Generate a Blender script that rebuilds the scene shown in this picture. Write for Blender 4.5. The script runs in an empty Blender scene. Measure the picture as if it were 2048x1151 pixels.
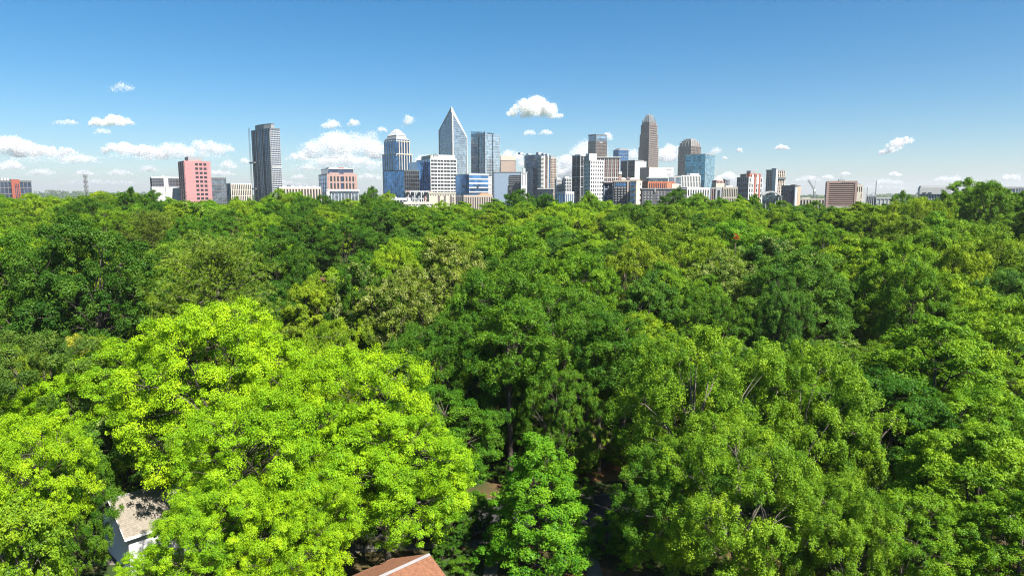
import bpy, math, random
import numpy as np
R = math.radians
C = bpy.context.scene.collection
scene = bpy.context.scene

# ------------------------------------------------------------------ camera, sky, sun, exposure
CAMZ, PITCH, FPX = 38.0, R(7.82), 1366.0
cam_d = bpy.data.cameras.new('camera')
cam_d.sensor_width = 36.0
cam_d.lens = 36.0 * FPX / 2048.0
cam_d.clip_start, cam_d.clip_end = 0.5, 150000.0
cam = bpy.data.objects.new('camera', cam_d)
C.objects.link(cam)
cam.location = (0, 0, CAMZ)
cam.rotation_euler = (R(90) - PITCH, 0, 0)
scene.camera = cam

SUN_EL, SUN_AZ = R(52), R(136)            # azimuth clockwise from +Y (view direction)
SUN_DIR = (math.sin(SUN_AZ) * math.cos(SUN_EL), math.cos(SUN_AZ) * math.cos(SUN_EL), math.sin(SUN_EL))
world = bpy.data.worlds.new('World')
scene.world = world
world.use_nodes = True
wn = world.node_tree.nodes
wn.clear()
w_out = wn.new('ShaderNodeOutputWorld')
w_bg = wn.new('ShaderNodeBackground')
w_sky = wn.new('ShaderNodeTexSky')
w_sky.sky_type = 'NISHITA'
w_sky.sun_disc = False
w_sky.sun_elevation = SUN_EL
w_sky.sun_rotation = SUN_AZ
w_sky.altitude = 1000
w_sky.air_density = 1.0
w_sky.dust_density = 1.0
w_sky.ozone_density = 5.0
w_bg.inputs['Strength'].default_value = 0.053
w_hs = wn.new('ShaderNodeHueSaturation')
w_hs.inputs['Saturation'].default_value = 1.34
w_hs.inputs['Hue'].default_value = .492
world.node_tree.links.new(w_sky.outputs[0], w_hs.inputs['Color'])
world.node_tree.links.new(w_hs.outputs[0], w_bg.inputs[0])
world.node_tree.links.new(w_bg.outputs[0], w_out.inputs[0])

sun_d = bpy.data.lights.new('sun', 'SUN')
sun_d.energy = 5.0
sun_d.angle = R(0.53)
sun_d.color = (1.0, 0.95, 0.86)
sun = bpy.data.objects.new('sun', sun_d)
C.objects.link(sun)
sun.location = (80, -60, 120)
sun.rotation_euler = (R(90) - SUN_EL, 0, math.pi - SUN_AZ)
scene.view_settings.view_transform = 'Standard'
scene.view_settings.look = 'None'
scene.view_settings.gamma = 1.0
scene.view_settings.use_curve_mapping = False
scene.view_settings.exposure = 1.35
cy = scene.cycles
cy.max_bounces = 7
cy.diffuse_bounces = 4
cy.glossy_bounces = 3
cy.transmission_bounces = 4
cy.transparent_max_bounces = 64
cy.volume_bounces = 0
cy.filter_width = 1.1
cy.use_denoising = True
cy.denoiser = 'OPENIMAGEDENOISE'
cy.denoising_prefilter = 'NONE'
cy.caustics_reflective = False
cy.caustics_refractive = False

# ------------------------------------------------------------------ helpers
SP, CP = math.sin(PITCH), math.cos(PITCH)

def at(px, py, Y):
    """world X and Z of the point seen at photo pixel (px, py) at ground distance Y"""
    t = (575.5 - py) / FPX
    k = (t * CP - SP) / (CP + t * SP)
    z = CAMZ + Y * k
    dep = Y * CP - (z - CAMZ) * SP
    return (px - 1024.0) / FPX * dep, z

def pix(x, y, z):
    v = z - CAMZ
    dep = y * CP - v * SP
    return 1024 + FPX * x / dep, 575.5 - FPX * (y * SP + v * CP) / dep

def sstep(a, b, v):
    t = np.clip((v - a) / (b - a), 0, 1)
    return t * t * (3 - 2 * t)

def ground_z(x, y):
    x = np.asarray(x, float); y = np.asarray(y, float)
    d = y
    z = 14.0 * sstep(92, 300, d) - 9.0 * sstep(330, 620, d)
    z = z + 5.0 * sstep(60, 190, x) * sstep(120, 260, d) * (1 - sstep(330, 600, d))
    z = z + 1.2 * np.sin(x * .021 + 1.3) * np.sin(y * .017) * sstep(100, 180, d)
    r = np.hypot(x, y)
    a = np.arctan2(x, y)
    hill = 22 + 10 * np.sin(a * 9 + .7) + 8 * np.sin(a * 23 + 2) + 4 * np.sin(a * 61)
    z = z + hill * sstep(4500, 8000, r)
    return z

def link(o, parent=None):
    C.objects.link(o)
    if parent is not None:
        o.parent = parent
    return o

def tag(o, label=None, cat=None, group=None, kind=None):
    if label: o['label'] = label
    if cat: o['category'] = cat
    if group: o['group'] = group
    if kind: o['kind'] = kind
    return o

def empty(name, loc, rz=0.0):
    o = bpy.data.objects.new(name, None)
    o.empty_display_size = 0.5
    o.location = loc
    o.rotation_euler = (0, 0, rz)
    return link(o)

class MB:
    """collects faces and links them as one mesh object"""
    def __init__(s): s.v = []; s.f = []
    def box(s, x0, x1, y0, y1, z0, z1):
        n = len(s.v)
        s.v += [(x0, y0, z0), (x1, y0, z0), (x1, y1, z0), (x0, y1, z0), (x0, y0, z1), (x1, y0, z1), (x1, y1, z1), (x0, y1, z1)]
        s.f += [(n+3, n+2, n+1, n), (n+4, n+5, n+6, n+7), (n, n+1, n+5, n+4), (n+1, n+2, n+6, n+5), (n+2, n+3, n+7, n+6), (n+3, n, n+4, n+7)]
        return s
    def prism(s, pts, z0, z1, ztop=None):
        """vertical prism over a counter-clockwise outline; ztop gives one height per corner"""
        n = len(s.v); k = len(pts)
        zt = ztop or [z1] * k
        s.v += [(p[0], p[1], z0) for p in pts] + [(p[0], p[1], zt[i]) for i, p in enumerate(pts)]
        for i in range(k):
            j = (i + 1) % k
            s.f.append((n+i, n+j, n+k+j, n+k+i))
        s.f.append(tuple(n + k - 1 - i for i in range(k)))
        if ztop and k == 4:
            s.f += [(n+k, n+k+1, n+k+3), (n+k+1, n+k+2, n+k+3)]
        else:
            s.f.append(tuple(n + k + i for i in range(k)))
        return s
    def frustum(s, p0, p1, z0, z1):
        n = len(s.v); k = len(p0)
        s.v += [(p[0], p[1], z0) for p in p0] + [(p[0], p[1], z1) for p in p1]
        for i in range(k):
            j = (i + 1) % k
            s.f.append((n+i, n+j, n+k+j, n+k+i))
        s.f.append(tuple(n + k - 1 - i for i in range(k)))
        s.f.append(tuple(n + k + i for i in range(k)))
        return s
    def tube(s, pts, rad, seg=6):
        pts = [np.array(p, float) for p in pts]
        n = len(s.v)
        for i, p in enumerate(pts):
            t = pts[min(i+1, len(pts)-1)] - pts[max(i-1, 0)]
            t = t / (np.linalg.norm(t) + 1e-9)
            a = np.cross(t, (0.0, 0.0, 1.0) if abs(t[2]) < .9 else (1.0, 0.0, 0.0)); a /= np.linalg.norm(a)
            b = np.cross(t, a)
            r = rad[i] if hasattr(rad, '__len__') else rad
            for k in range(seg):
                th = 2 * math.pi * k / seg
                s.v.append(tuple(p + r * (math.cos(th) * a + math.sin(th) * b)))
        for i in range(len(pts) - 1):
            for k in range(seg):
                k2 = (k + 1) % seg
                s.f.append((n+i*seg+k2, n+i*seg+k, n+(i+1)*seg+k, n+(i+1)*seg+k2))
        s.f.append(tuple(n + k for k in range(seg)))
        m = n + (len(pts) - 1) * seg
        s.f.append(tuple(m + seg - 1 - k for k in range(seg)))
        return s
    def poly(s, pts):
        n = len(s.v)
        s.v += [tuple(p) for p in pts]
        s.f.append(tuple(range(n, n + len(pts))))
        return s
    def slab(s, pts, thick):
        """polygon in space given a thickness along its normal"""
        P = [np.array(p, float) for p in pts]
        nn = np.cross(P[1] - P[0], P[2] - P[0]); nn /= np.linalg.norm(nn)
        n = len(s.v); k = len(P)
        s.v += [tuple(p) for p in P] + [tuple(p - nn * thick) for p in P]
        s.f.append(tuple(range(n, n + k)))
        s.f.append(tuple(n + 2*k - 1 - i for i in range(k)))
        for i in range(k):
            j = (i + 1) % k
            s.f.append((n+j, n+i, n+k+i, n+k+j))
        return s
    def build(s, name, material, parent=None, kind=None, smooth=False):
        me = bpy.data.meshes.new(name)
        me.from_pydata(s.v, [], s.f)
        me.update()
        if smooth:
            me.polygons.foreach_set('use_smooth', [True] * len(me.polygons))
        me.materials.append(material)
        o = link(bpy.data.objects.new(name, me), parent)
        if kind: o['kind'] = kind
        return o

# ------------------------------------------------------------------ materials
def new_mat(name):
    m = bpy.data.materials.new(name)
    m.use_nodes = True
    return m, m.node_tree.nodes, m.node_tree.links, m.node_tree.nodes['Principled BSDF']

MATS = {}
def paint(name, col, rough=.75, var=.12, scale=.25, metal=0.0, spec=.3, bump=0.0):
    """plain material with soft uneven tone"""
    if name in MATS: return MATS[name]
    m, N, L, bs = new_mat(name)
    tc = N.new('ShaderNodeTexCoord'); nz = N.new('ShaderNodeTexNoise')
    nz.inputs['Scale'].default_value = scale; nz.inputs['Detail'].default_value = 5
    L.new(tc.outputs['Object'], nz.inputs['Vector'])
    mx = N.new('ShaderNodeMix'); mx.data_type = 'RGBA'
    mx.inputs[6].default_value = (*[c * (1 - var) for c in col], 1)
    mx.inputs[7].default_value = (*[min(1, c * (1 + var)) for c in col], 1)
    L.new(nz.outputs[0], mx.inputs[0]); L.new(mx.outputs[2], bs.inputs['Base Color'])
    bs.inputs['Roughness'].default_value = rough
    bs.inputs['Metallic'].default_value = metal
    bs.inputs['Specular IOR Level'].default_value = spec
    if bump:
        bp = N.new('ShaderNodeBump'); bp.inputs['Strength'].default_value = bump
        L.new(nz.outputs[0], bp.inputs['Height']); L.new(bp.outputs[0], bs.inputs['Normal'])
    MATS[name] = m
    return m

def glass(name, col, metal=.75, rough=.08, var=.35):
    """coated curtain-wall glass: tinted mirror, panes differ a little"""
    if name in MATS: return MATS[name]
    m, N, L, bs = new_mat(name)
    tc = N.new('ShaderNodeTexCoord'); vo = N.new('ShaderNodeTexVoronoi')
    vo.inputs['Scale'].default_value = .22; vo.distance = 'CHEBYCHEV'
    L.new(tc.outputs['Object'], vo.inputs['Vector'])
    sep = N.new('ShaderNodeSeparateColor'); L.new(vo.outputs['Color'], sep.inputs[0])
    mx = N.new('ShaderNodeMix'); mx.data_type = 'RGBA'
    mx.inputs[6].default_value = (*[c * (1 - var) for c in col], 1)
    mx.inputs[7].default_value = (*[min(1, c * (1 + var)) for c in col], 1)
    L.new(sep.outputs[0], mx.inputs[0]); L.new(mx.outputs[2], bs.inputs['Base Color'])
    bs.inputs['Metallic'].default_value = metal
    bs.inputs['Roughness'].default_value = rough
    # panes are never perfectly in plane
    nz = N.new('ShaderNodeTexNoise'); nz.inputs['Scale'].default_value = .12; nz.inputs['Detail'].default_value = 2
    L.new(tc.outputs['Object'], nz.inputs['Vector'])
    bp = N.new('ShaderNodeBump'); bp.inputs['Strength'].default_value = .12; bp.inputs['Distance'].default_value = 1.0
    L.new(nz.outputs[0], bp.inputs['Height']); L.new(bp.outputs[0], bs.inputs['Normal'])
    MATS[name] = m
    return m

def leaf_material(name, trans=.28, rough=.5, spec=.16, tipcol=None):
    """leaf: the tree's own colour (object colour), leaf-to-leaf tone in the mesh, light shines through"""
    m, N, L, bs = new_mat(name)
    out = N['Material Output']
    oi = N.new('ShaderNodeObjectInfo')
    at_ = N.new('ShaderNodeAttribute'); at_.attribute_name = 'tone'
    hs = N.new('ShaderNodeHueSaturation')
    L.new(oi.outputs['Color'], hs.inputs['Color'])
    mv = N.new('ShaderNodeMapRange'); mv.inputs[3].default_value = .62; mv.inputs[4].default_value = 1.38
    L.new(at_.outputs['Fac'], mv.inputs[0]); L.new(mv.outputs[0], hs.inputs['Value'])
    mh = N.new('ShaderNodeMapRange'); mh.inputs[3].default_value = .522; mh.inputs[4].default_value = .482
    L.new(at_.outputs['Fac'], mh.inputs[0]); L.new(mh.outputs[0], hs.inputs['Hue'])
    colout = hs.outputs[0]
    if tipcol:
        a2 = N.new('ShaderNodeAttribute'); a2.attribute_name = 'tip'
        mx = N.new('ShaderNodeMix'); mx.data_type = 'RGBA'
        L.new(a2.outputs['Fac'], mx.inputs[0]); L.new(colout, mx.inputs[6]); mx.inputs[7].default_value = (*tipcol, 1)
        colout = mx.outputs[2]
    L.new(colout, bs.inputs['Base Color'])
    bs.inputs['Roughness'].default_value = rough
    bs.inputs['Specular IOR Level'].default_value = spec
    tr = N.new('ShaderNodeBsdfTranslucent')
    hs2 = N.new('ShaderNodeHueSaturation'); hs2.inputs['Hue'].default_value = .485; hs2.inputs['Saturation'].default_value = 1.1; hs2.inputs['Value'].default_value = 1.25
    L.new(colout, hs2.inputs['Color']); L.new(hs2.outputs[0], tr.inputs['Color'])
    ms = N.new('ShaderNodeMixShader'); ms.inputs[0].default_value = trans
    L.new(bs.outputs[0], ms.inputs[1]); L.new(tr.outputs[0], ms.inputs[2]); L.new(ms.outputs[0], out.inputs['Surface'])
    return m

M_LEAF = leaf_material('leaf')
M_NEEDLE = leaf_material('needle', trans=.12, rough=.5, spec=.3)
M_FLOWER = leaf_material('leaf_with_blossom', tipcol=(.36, .38, .13))
M_BARK = paint('bark', (.085, .07, .055), .9, .4, 1.5, bump=.4)
M_BARK_PALE = paint('pale_bark', (.14, .12, .10), .9, .35, 1.5, bump=.3)

def ground_material():
    m, N, L, bs = new_mat('forest_floor')
    tc = N.new('ShaderNodeTexCoord')
    n1 = N.new('ShaderNodeTexNoise'); n1.inputs['Scale'].default_value = .09; n1.inputs['Detail'].default_value = 8
    n2 = N.new('ShaderNodeTexNoise'); n2.inputs['Scale'].default_value = 2.2; n2.inputs['Detail'].default_value = 6
    L.new(tc.outputs['Object'], n1.inputs['Vector']); L.new(tc.outputs['Object'], n2.inputs['Vector'])
    r1 = N.new('ShaderNodeValToRGB')
    e = r1.color_ramp.elements
    e[0].position = .38; e[0].color = (.035, .06, .018, 1); e[1].position = .62; e[1].color = (.13, .075, .04, 1)
    L.new(n1.outputs[0], r1.inputs[0])
    mx = N.new('ShaderNodeMix'); mx.data_type = 'RGBA'; mx.blend_type = 'MULTIPLY'; mx.inputs[0].default_value = .7
    r2 = N.new('ShaderNodeValToRGB'); r2.color_ramp.elements[0].color = (.45, .45, .45, 1); r2.color_ramp.elements[1].color = (1.3, 1.3, 1.3, 1)
    L.new(n2.outputs[0], r2.inputs[0]); L.new(r1.outputs[0], mx.inputs[6]); L.new(r2.outputs[0], mx.inputs[7])
    L.new(mx.outputs[2], bs.inputs['Base Color'])
    # wooded land farther out
    ln = N.new('ShaderNodeVectorMath'); ln.operation = 'LENGTH'; L.new(tc.outputs['Object'], ln.inputs[0])
    mr = N.new('ShaderNodeMapRange'); mr.inputs[1].default_value = 300; mr.inputs[2].default_value = 900; L.new(ln.outputs['Value'], mr.inputs[0])
    n3 = N.new('ShaderNodeTexNoise'); n3.inputs['Scale'].default_value = .012; n3.inputs['Detail'].default_value = 8; L.new(tc.outputs['Object'], n3.inputs['Vector'])
    r3 = N.new('ShaderNodeValToRGB'); r3.color_ramp.elements[0].position = .4; r3.color_ramp.elements[0].color = (.02, .045, .012, 1); r3.color_ramp.elements[1].position = .6; r3.color_ramp.elements[1].color = (.05, .09, .025, 1)
    L.new(n3.outputs[0], r3.inputs[0])
    mf = N.new('ShaderNodeMix'); mf.data_type = 'RGBA'; L.new(mr.outputs[0], mf.inputs[0]); L.new(mx.outputs[2], mf.inputs[6]); L.new(r3.outputs[0], mf.inputs[7])
    L.new(mf.outputs[2], bs.inputs['Base Color'])
    bs.inputs['Roughness'].default_value = .95; bs.inputs['Specular IOR Level'].default_value = .1
    return m

# ------------------------------------------------------------------ ground to the horizon
def build_ground():
    rings = [0.0] + list(np.arange(6, 400, 6.0)) + list(np.geomspace(400, 20000, 54))
    na = 220
    th = np.linspace(0, 2 * math.pi, na, endpoint=False)
    V, F = [(0, 0, 0)], []
    for r in rings[1:]:
        x = r * np.sin(th); y = r * np.cos(th)
        V += list(zip(x.tolist(), y.tolist(), ground_z(x, y).tolist()))
    for k in range(na):
        F.append((0, 1 + (k + 1) % na, 1 + k))
    for i in range(len(rings) - 2):
        a = 1 + i * na; b = a + na
        for k in range(na):
            k2 = (k + 1) % na
            F.append((a + k, a + k2, b + k2, b + k))
    me = bpy.data.meshes.new('ground'); me.from_pydata(V, [], F); me.update()
    me.polygons.foreach_set('use_smooth', [True] * len(me.polygons))
    me.materials.append(ground_material())
    o = link(bpy.data.objects.new('ground', me)); o['kind'] = 'structure'
build_ground()
# ------------------------------------------------------------------ trees: prototypes
def leaf_mesh(name, cen, nor, length, width, tone, mat, tip=None, fold=.12, axis=None):
    """one pointed blade per leaf"""
    n = len(cen)
    rng = np.random.default_rng(len(name) + n)
    nor = nor / (np.linalg.norm(nor, axis=1, keepdims=True) + 1e-9)
    rv = rng.normal(size=(n, 3)) if axis is None else axis
    t = rv - nor * np.sum(rv * nor, 1, keepdims=True)
    t /= np.linalg.norm(t, axis=1, keepdims=True) + 1e-9
    b = np.cross(nor, t)
    L = length[:, None] * .5; W = width[:, None] * .5
    V = np.empty((n, 3, 3), np.float32)
    V[:, 0] = cen + t * L
    V[:, 1] = cen - t * L + b * W + nor * W * fold
    V[:, 2] = cen - t * L - b * W + nor * W * fold * 2
    me = bpy.data.meshes.new(name)
    me.vertices.add(3 * n); me.loops.add(3 * n); me.polygons.add(n)
    me.vertices.foreach_set('co', V.reshape(-1))
    me.loops.foreach_set('vertex_index', np.arange(3 * n, dtype=np.int32))
    me.polygons.foreach_set('loop_start', np.arange(0, 3 * n, 3, dtype=np.int32))
    me.update(calc_edges=True)
    a = me.attributes.new('tone', 'FLOAT', 'POINT')
    a.data.foreach_set('value', np.repeat(np.clip(tone, 0, 1), 3).astype(np.float32))
    if tip is not None:
        a = me.attributes.new('tip', 'FLOAT', 'POINT')
        a.data.foreach_set('value', np.repeat(tip, 3).astype(np.float32))
    me.materials.append(mat)
    return me

def unit(v):
    return v / (np.linalg.norm(v, axis=-1, keepdims=True) + 1e-9)

def bend(p0, p1, sag, k=5, wob=.0, rng=None):
    p0 = np.array(p0, float); p1 = np.array(p1, float)
    out = []
    for i in range(k):
        t = i / (k - 1)
        p = p0 + (p1 - p0) * t
        p[2] += sag * math.sin(math.pi * t)
        if rng is not None and 0 < i < k - 1: p += rng.normal(size=3) * wob
        out.append(p)
    return out

def broadleaf(name, seed, H=22., R_=9., base=.30, nl=70, lr=2.1, nc=9, cr=.75, nleaf=52, size=.36, flat=.75, up=.5, droop=0.,
              taper=0.0, trunk_r=.42, bark=None, mat=None, tip=0.0, hollow=.62, sides=.25, cone=False):
    """crown of lobes > clumps > leaves on an ellipsoid, limbs reach each lobe. Returns (crown mesh, trunk mesh)"""
    rng = np.random.default_rng(seed)
    hb = H * base; cz = hb + (H - hb) * .45; rz_up = H - cz - lr * .5; rz_dn = cz - hb
    k = np.arange(nl) + .5
    zz = 1 - (1 + sides + .35) * k / nl
    zz = np.clip(zz + rng.normal(0, .05, nl), -.75, 1)
    th = k * 2.399963 + rng.normal(0, .22, nl)
    rr = np.sqrt(1 - zz ** 2)
    d = np.stack([rr * np.cos(th), rr * np.sin(th), zz], 1)
    # uneven outline: a few big bulges and hollows
    bd = unit(rng.normal(size=(9, 3))); ba = rng.uniform(-.26, .22, 9)
    bul = 1 + np.sum(ba * np.exp(3.2 * (d @ bd.T - 1)), 1)
    rad = rng.uniform(hollow + .16, 1.0, nl) * bul
    rad = np.where(d[:, 2] > .75, np.minimum(rad, .9), np.minimum(rad, 1.12))
    inner = rng.random(nl) < .16
    rad[inner] *= rng.uniform(.55, .8, inner.sum())
    lob = np.empty((nl, 3))
    tap = 1 - taper * np.clip(d[:, 2], -1, 1) * .5
    lob[:, 0] = d[:, 0] * rad * (R_ - lr * .5) * tap
    lob[:, 1] = d[:, 1] * rad * (R_ - lr * .5) * tap
    lob[:, 2] = cz + np.where(d[:, 2] > 0, d[:, 2] * rz_up, d[:, 2] * rz_dn) * rad
    if cone:                                             # narrow upright crown, widest low down
        u = 1 - (1 - (np.arange(nl) + .5) / nl) ** .6
        cr_ = (R_ - lr * .4) * (1 - u) ** .8 * rng.uniform(.6, 1.0, nl) + .25
        lob[:, 0] = np.cos(th) * cr_; lob[:, 1] = np.sin(th) * cr_
        lob[:, 2] = hb + lr * .6 + (H - hb - lr * 1.4) * u
    lob += rng.normal(0, .35 if not cone else .18, lob.shape)
    lsz = lr * rng.uniform(.6, 1.4, nl)
    # clumps on the outer, upper side of each lobe
    out = unit(lob - np.array([0, 0, cz - 2.0]))
    ci = np.repeat(np.arange(nl), nc)
    cd = unit(rng.normal(size=(nl * nc, 3)) + out[ci] * .75 + np.array([0, 0, .55]))
    cpos = lob[ci] + cd * (lsz[ci] * rng.uniform(.45, 1.08, nl * nc))[:, None] * np.array([1, 1, flat])
    csz = cr * rng.uniform(.45, 1.5, nl * nc)
    ctone = .5 + rng.normal(0, .17, nl)[ci] + rng.normal(0, .14, nl * nc)
    nleaf = int(nleaf * 1.9); size = size * .75
    li = np.repeat(np.arange(nl * nc), nleaf)
    n = len(li)
    ld = unit(rng.normal(size=(n, 3)) + cd[li] * .35)
    lp = cpos[li] + ld * (csz[li] * rng.random(n) ** .45)[:, None] * np.array([1, 1, .72])
    if droop:
        q = rng.random(n) ** 2 * droop
        lp[:, 2] -= q
    nor = unit(ld * .55 + cd[li] * .35 + np.array([0, 0, up]) + rng.normal(size=(n, 3)) * .5)
    tone = ctone[li] + rng.normal(0, .14, n)
    ln = size * rng.uniform(.65, 1.35, n); wd = ln * rng.uniform(.5, .8, n)
    tp = None
    if tip:
        hot = (rng.random(nl * nc) < tip) & (cd[:, 2] > .1)
        tp = (hot[li] & (rng.random(n) < .55)).astype(float) * rng.uniform(.5, 1, n)
    crown = leaf_mesh(name + '_crown', lp, nor, ln, wd, tone, mat or M_LEAF, tp)
    # wood
    mb = MB()
    sway = rng.normal(0, .35, 2)
    top = np.array([sway[0] * 2, sway[1] * 2, cz + rz_up * .55])
    tk = [(0, 0, -.6), (0, 0, .5), (sway[0] * .5, sway[1] * .5, hb * .6), (sway[0], sway[1], hb * 1.2), (sway[0] * 1.5, sway[1] * 1.2, cz), tuple(top)]
    mb.tube(tk, [trunk_r * 1.5, trunk_r * 1.1, trunk_r * .95, trunk_r * .8, trunk_r * .45, trunk_r * .12], 8)
    order = rng.permutation(nl)
    nmain = min(13, nl)
    mains = []
    for q in order[:nmain]:
        h0 = hb * rng.uniform(.75, 1.1) + (lob[q, 2] - hb) * rng.uniform(.1, .35)
        h0 = max(h0, hb * .7)
        tt = np.interp(h0, [p[2] for p in tk], range(len(tk)))
        i = int(tt); fr = tt - i
        s0 = np.array(tk[i]) * (1 - fr) + np.array(tk[min(i+1, len(tk)-1)]) * fr
        pts = bend(s0, lob[q], (lob[q, 2] - s0[2]) * .16 + .5, 6, .28, rng)
        r0 = trunk_r * rng.uniform(.28, .42)
        mb.tube(pts, list(np.linspace(r0, .04, 6)), 6)
        mains.append(pts)
    mp = np.array([p for pts in mains for p in pts[1:5]])
    for q in order[nmain:]:
        s0 = mp[np.argmin(np.linalg.norm(mp - lob[q], axis=1) + (mp[:, 2] > lob[q, 2]) * 2)]
        mb.tube(bend(s0, lob[q] + out[q] * lsz[q] * .1, .35, 4, .2, rng), [trunk_r * .17, trunk_r * .11, trunk_r * .06, .02], 5)
    # twigs into the clumps
    for q in rng.permutation(nl)[:nl // 4]:
        for w in rng.permutation(nc)[:2]:
            mb.tube(bend(lob[q], cpos[q * nc + w], .1, 3, .1, rng), [.06, .04, .015], 4)
    me = bpy.data.meshes.new(name + '_trunk'); me.from_pydata(mb.v, [], mb.f); me.update()
    me.polygons.foreach_set('use_smooth', [True] * len(me.polygons))
    me.materials.append(bark or M_BARK)
    return crown, me

def pine(name, seed, H=24., R_=7.):
    rng = np.random.default_rng(seed)
    mb = MB()
    tk = [(0, 0, -.6), (0, 0, .5), (.2, .1, H * .35), (.1, .3, H * .7), (.3, .2, H * .97)]
    mb.tube(tk, [.5, .4, .32, .2, .05], 8)
    tuf, td = [], []
    nb = 62
    for i in range(nb):
        f = (i + .5) / nb
        h = H * (.42 + .56 * f)
        ln = R_ * (1.05 - .62 * f ** 1.5) * rng.uniform(.65, 1.1)
        a = i * 2.4 + rng.normal(0, .3)
        rise = ln * (.10 + .55 * f)
        s0 = np.array([.2, .2, h]); e = s0 + np.array([math.cos(a) * ln, math.sin(a) * ln, rise])
        pts = bend(s0, e, -.4, 6, .15, rng)
        mb.tube(pts, list(np.linspace(.12, .03, 6)), 5)
        for p in pts[2:]:
            for q in range(9):
                off = rng.normal(size=3) * np.array([.75, .75, .35]) + np.array([0, 0, .25])
                tuf.append(p + off); td.append(unit(off * .5 + np.array([0, 0, .8]) + (e - s0) / ln * .5))
    tuf = np.array(tuf); td = np.array(td)
    nn = 24
    li = np.repeat(np.arange(len(tuf)), nn); n = len(li)
    ax = unit(td[li] * .8 + rng.normal(size=(n, 3)) * .55)
    ln = rng.uniform(.4, .62, n)
    cen = tuf[li] + ax * (ln * .5)[:, None]
    nor = np.cross(ax, rng.normal(size=(n, 3)))
    tone = .5 + rng.normal(0, .2, len(tuf))[li] + rng.normal(0, .1, n)
    crown = leaf_mesh(name + '_crown', cen, nor, ln, np.full(n, .055), tone, M_NEEDLE, fold=0, axis=ax)
    me = bpy.data.meshes.new(name + '_trunk'); me.from_pydata(mb.v, [], mb.f); me.update()
    me.polygons.foreach_set('use_smooth', [True] * len(me.polygons))
    me.materials.append(M_BARK)
    return crown, me

PROTO = {}
def proto(kind, *variants):
    out = []
    for c_, t_, h_, r_ in variants:                      # measure where the leaves really end
        co = np.empty(len(c_.vertices) * 3, np.float32); c_.vertices.foreach_get('co', co)
        out.append((c_, t_, float(np.percentile(co[2::3], 99.6)), r_))
    PROTO[kind] = out

# every prototype: (crown mesh, trunk mesh, nominal height, nominal radius)
proto('oak', *[(*broadleaf('oak%d' % i, 11 + i, H=22, R_=9, base=.2, nl=110, nc=12, nleaf=52, size=.28, lr=1.8, cr=.68, sides=.4), 22., 9.) for i in range(3)])
proto('maple', *[(*broadleaf('maple%d' % i, 31 + i, H=22, R_=8, base=.18, nl=125, nc=11, nleaf=52, size=.28, lr=1.5, cr=.58, hollow=.7, sides=.45), 22., 8.) for i in range(2)])
proto('bright', *[(*broadleaf('bright%d' % i, 41 + i, H=22, R_=10, base=.26, nl=180, nc=12, nleaf=58, size=.215, lr=1.75, cr=.62, flat=.65, up=.75, hollow=.66, bark=M_BARK, sides=.45), 22., 10.) for i in range(2)])
proto('willow', *[(*broadleaf('willow%d' % i, 51 + i, H=22, R_=9.5, base=.12, nl=160, nc=12, nleaf=54, size=.225, lr=1.5, cr=.54, flat=.85, up=.55, droop=.8, hollow=.64, bark=M_BARK_PALE, sides=.5), 22., 9.5) for i in range(2)])
proto('dark', *[(*broadleaf('dark%d' % i, 61 + i, H=23, R_=8.5, base=.2, nl=125, nc=11, nleaf=56, size=.25, lr=1.6, cr=.56, droop=.5, hollow=.64, sides=.5), 23., 8.5) for i in range(2)])
proto('cone', (*broadleaf('cone', 71, H=15, R_=5.2, base=.06, nl=125, nc=10, nleaf=44, size=.22, lr=1.05, cr=.46, cone=True, trunk_r=.25), 15., 5.2))
proto('flower', (*broadleaf('flower', 81, H=21, R_=8, base=.2, nl=100, nc=10, nleaf=48, size=.31, lr=1.6, cr=.62, mat=M_FLOWER, tip=.3, sides=.4), 21., 8.))
proto('magnolia', (*broadleaf('magnolia', 91, H=15, R_=6, base=.1, nl=84, nc=9, nleaf=34, size=.36, lr=1.4, cr=.56, hollow=.7, sides=.6, bark=M_BARK_PALE), 15., 6.))
proto('slim', (*broadleaf('slim', 66, H=25, R_=5.2, base=.5, nl=72, nc=10, nleaf=42, size=.26, lr=1.5, cr=.56, droop=.4, sides=.5, trunk_r=.36), 25., 5.2))
proto('pine', (*pine('pine', 95), 24., 7.))
proto('shrub', *[(*broadleaf('shrub%d' % i, 97 + i, H=3.6, R_=2.2, base=.05, nl=22, nc=7, nleaf=30, size=.2, lr=.7, cr=.34, hollow=.7, sides=.6, trunk_r=.07), 3.6, 2.2) for i in range(2)])

KIND_NAME = {'oak': 'oak_tree', 'maple': 'maple_tree', 'bright': 'locust_tree', 'willow': 'willow_oak_tree', 'dark': 'oak_tree', 'cone': 'maple_tree', 'flower': 'chestnut_tree', 'magnolia': 'magnolia_tree', 'pine': 'pine_tree', 'slim': 'oak_tree', 'shrub': 'shrub'}
TREES = []           # (x, y, radius, top z)
trng = random.Random(5)

def tree(kind, x, y, ztop, radius, col, label, variant=None, rot=None, group='trees of the wooded neighbourhood', cat='tree'):
    pr = PROTO[kind]
    crown, trunk, h0, r0 = pr[trng.randrange(len(pr)) if variant is None else variant % len(pr)]
    gz = float(ground_z(x, y))
    sz = (ztop - gz) / h0
    s = radius / r0
    root = empty(KIND_NAME[kind], (x, y, gz), trng.uniform(0, 6.28) if rot is None else rot)
    root.scale = (s, s * trng.uniform(.93, 1.07), sz)
    tag(root, label, cat, group)
    c = link(bpy.data.objects.new('crown' if kind != 'shrub' else 'foliage', crown), root)
    c.color = (*col, 1)
    t = link(bpy.data.objects.new('trunk' if kind != 'shrub' else 'stem', trunk), root)
    TREES.append((x, y, radius, ztop))
    return root

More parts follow.
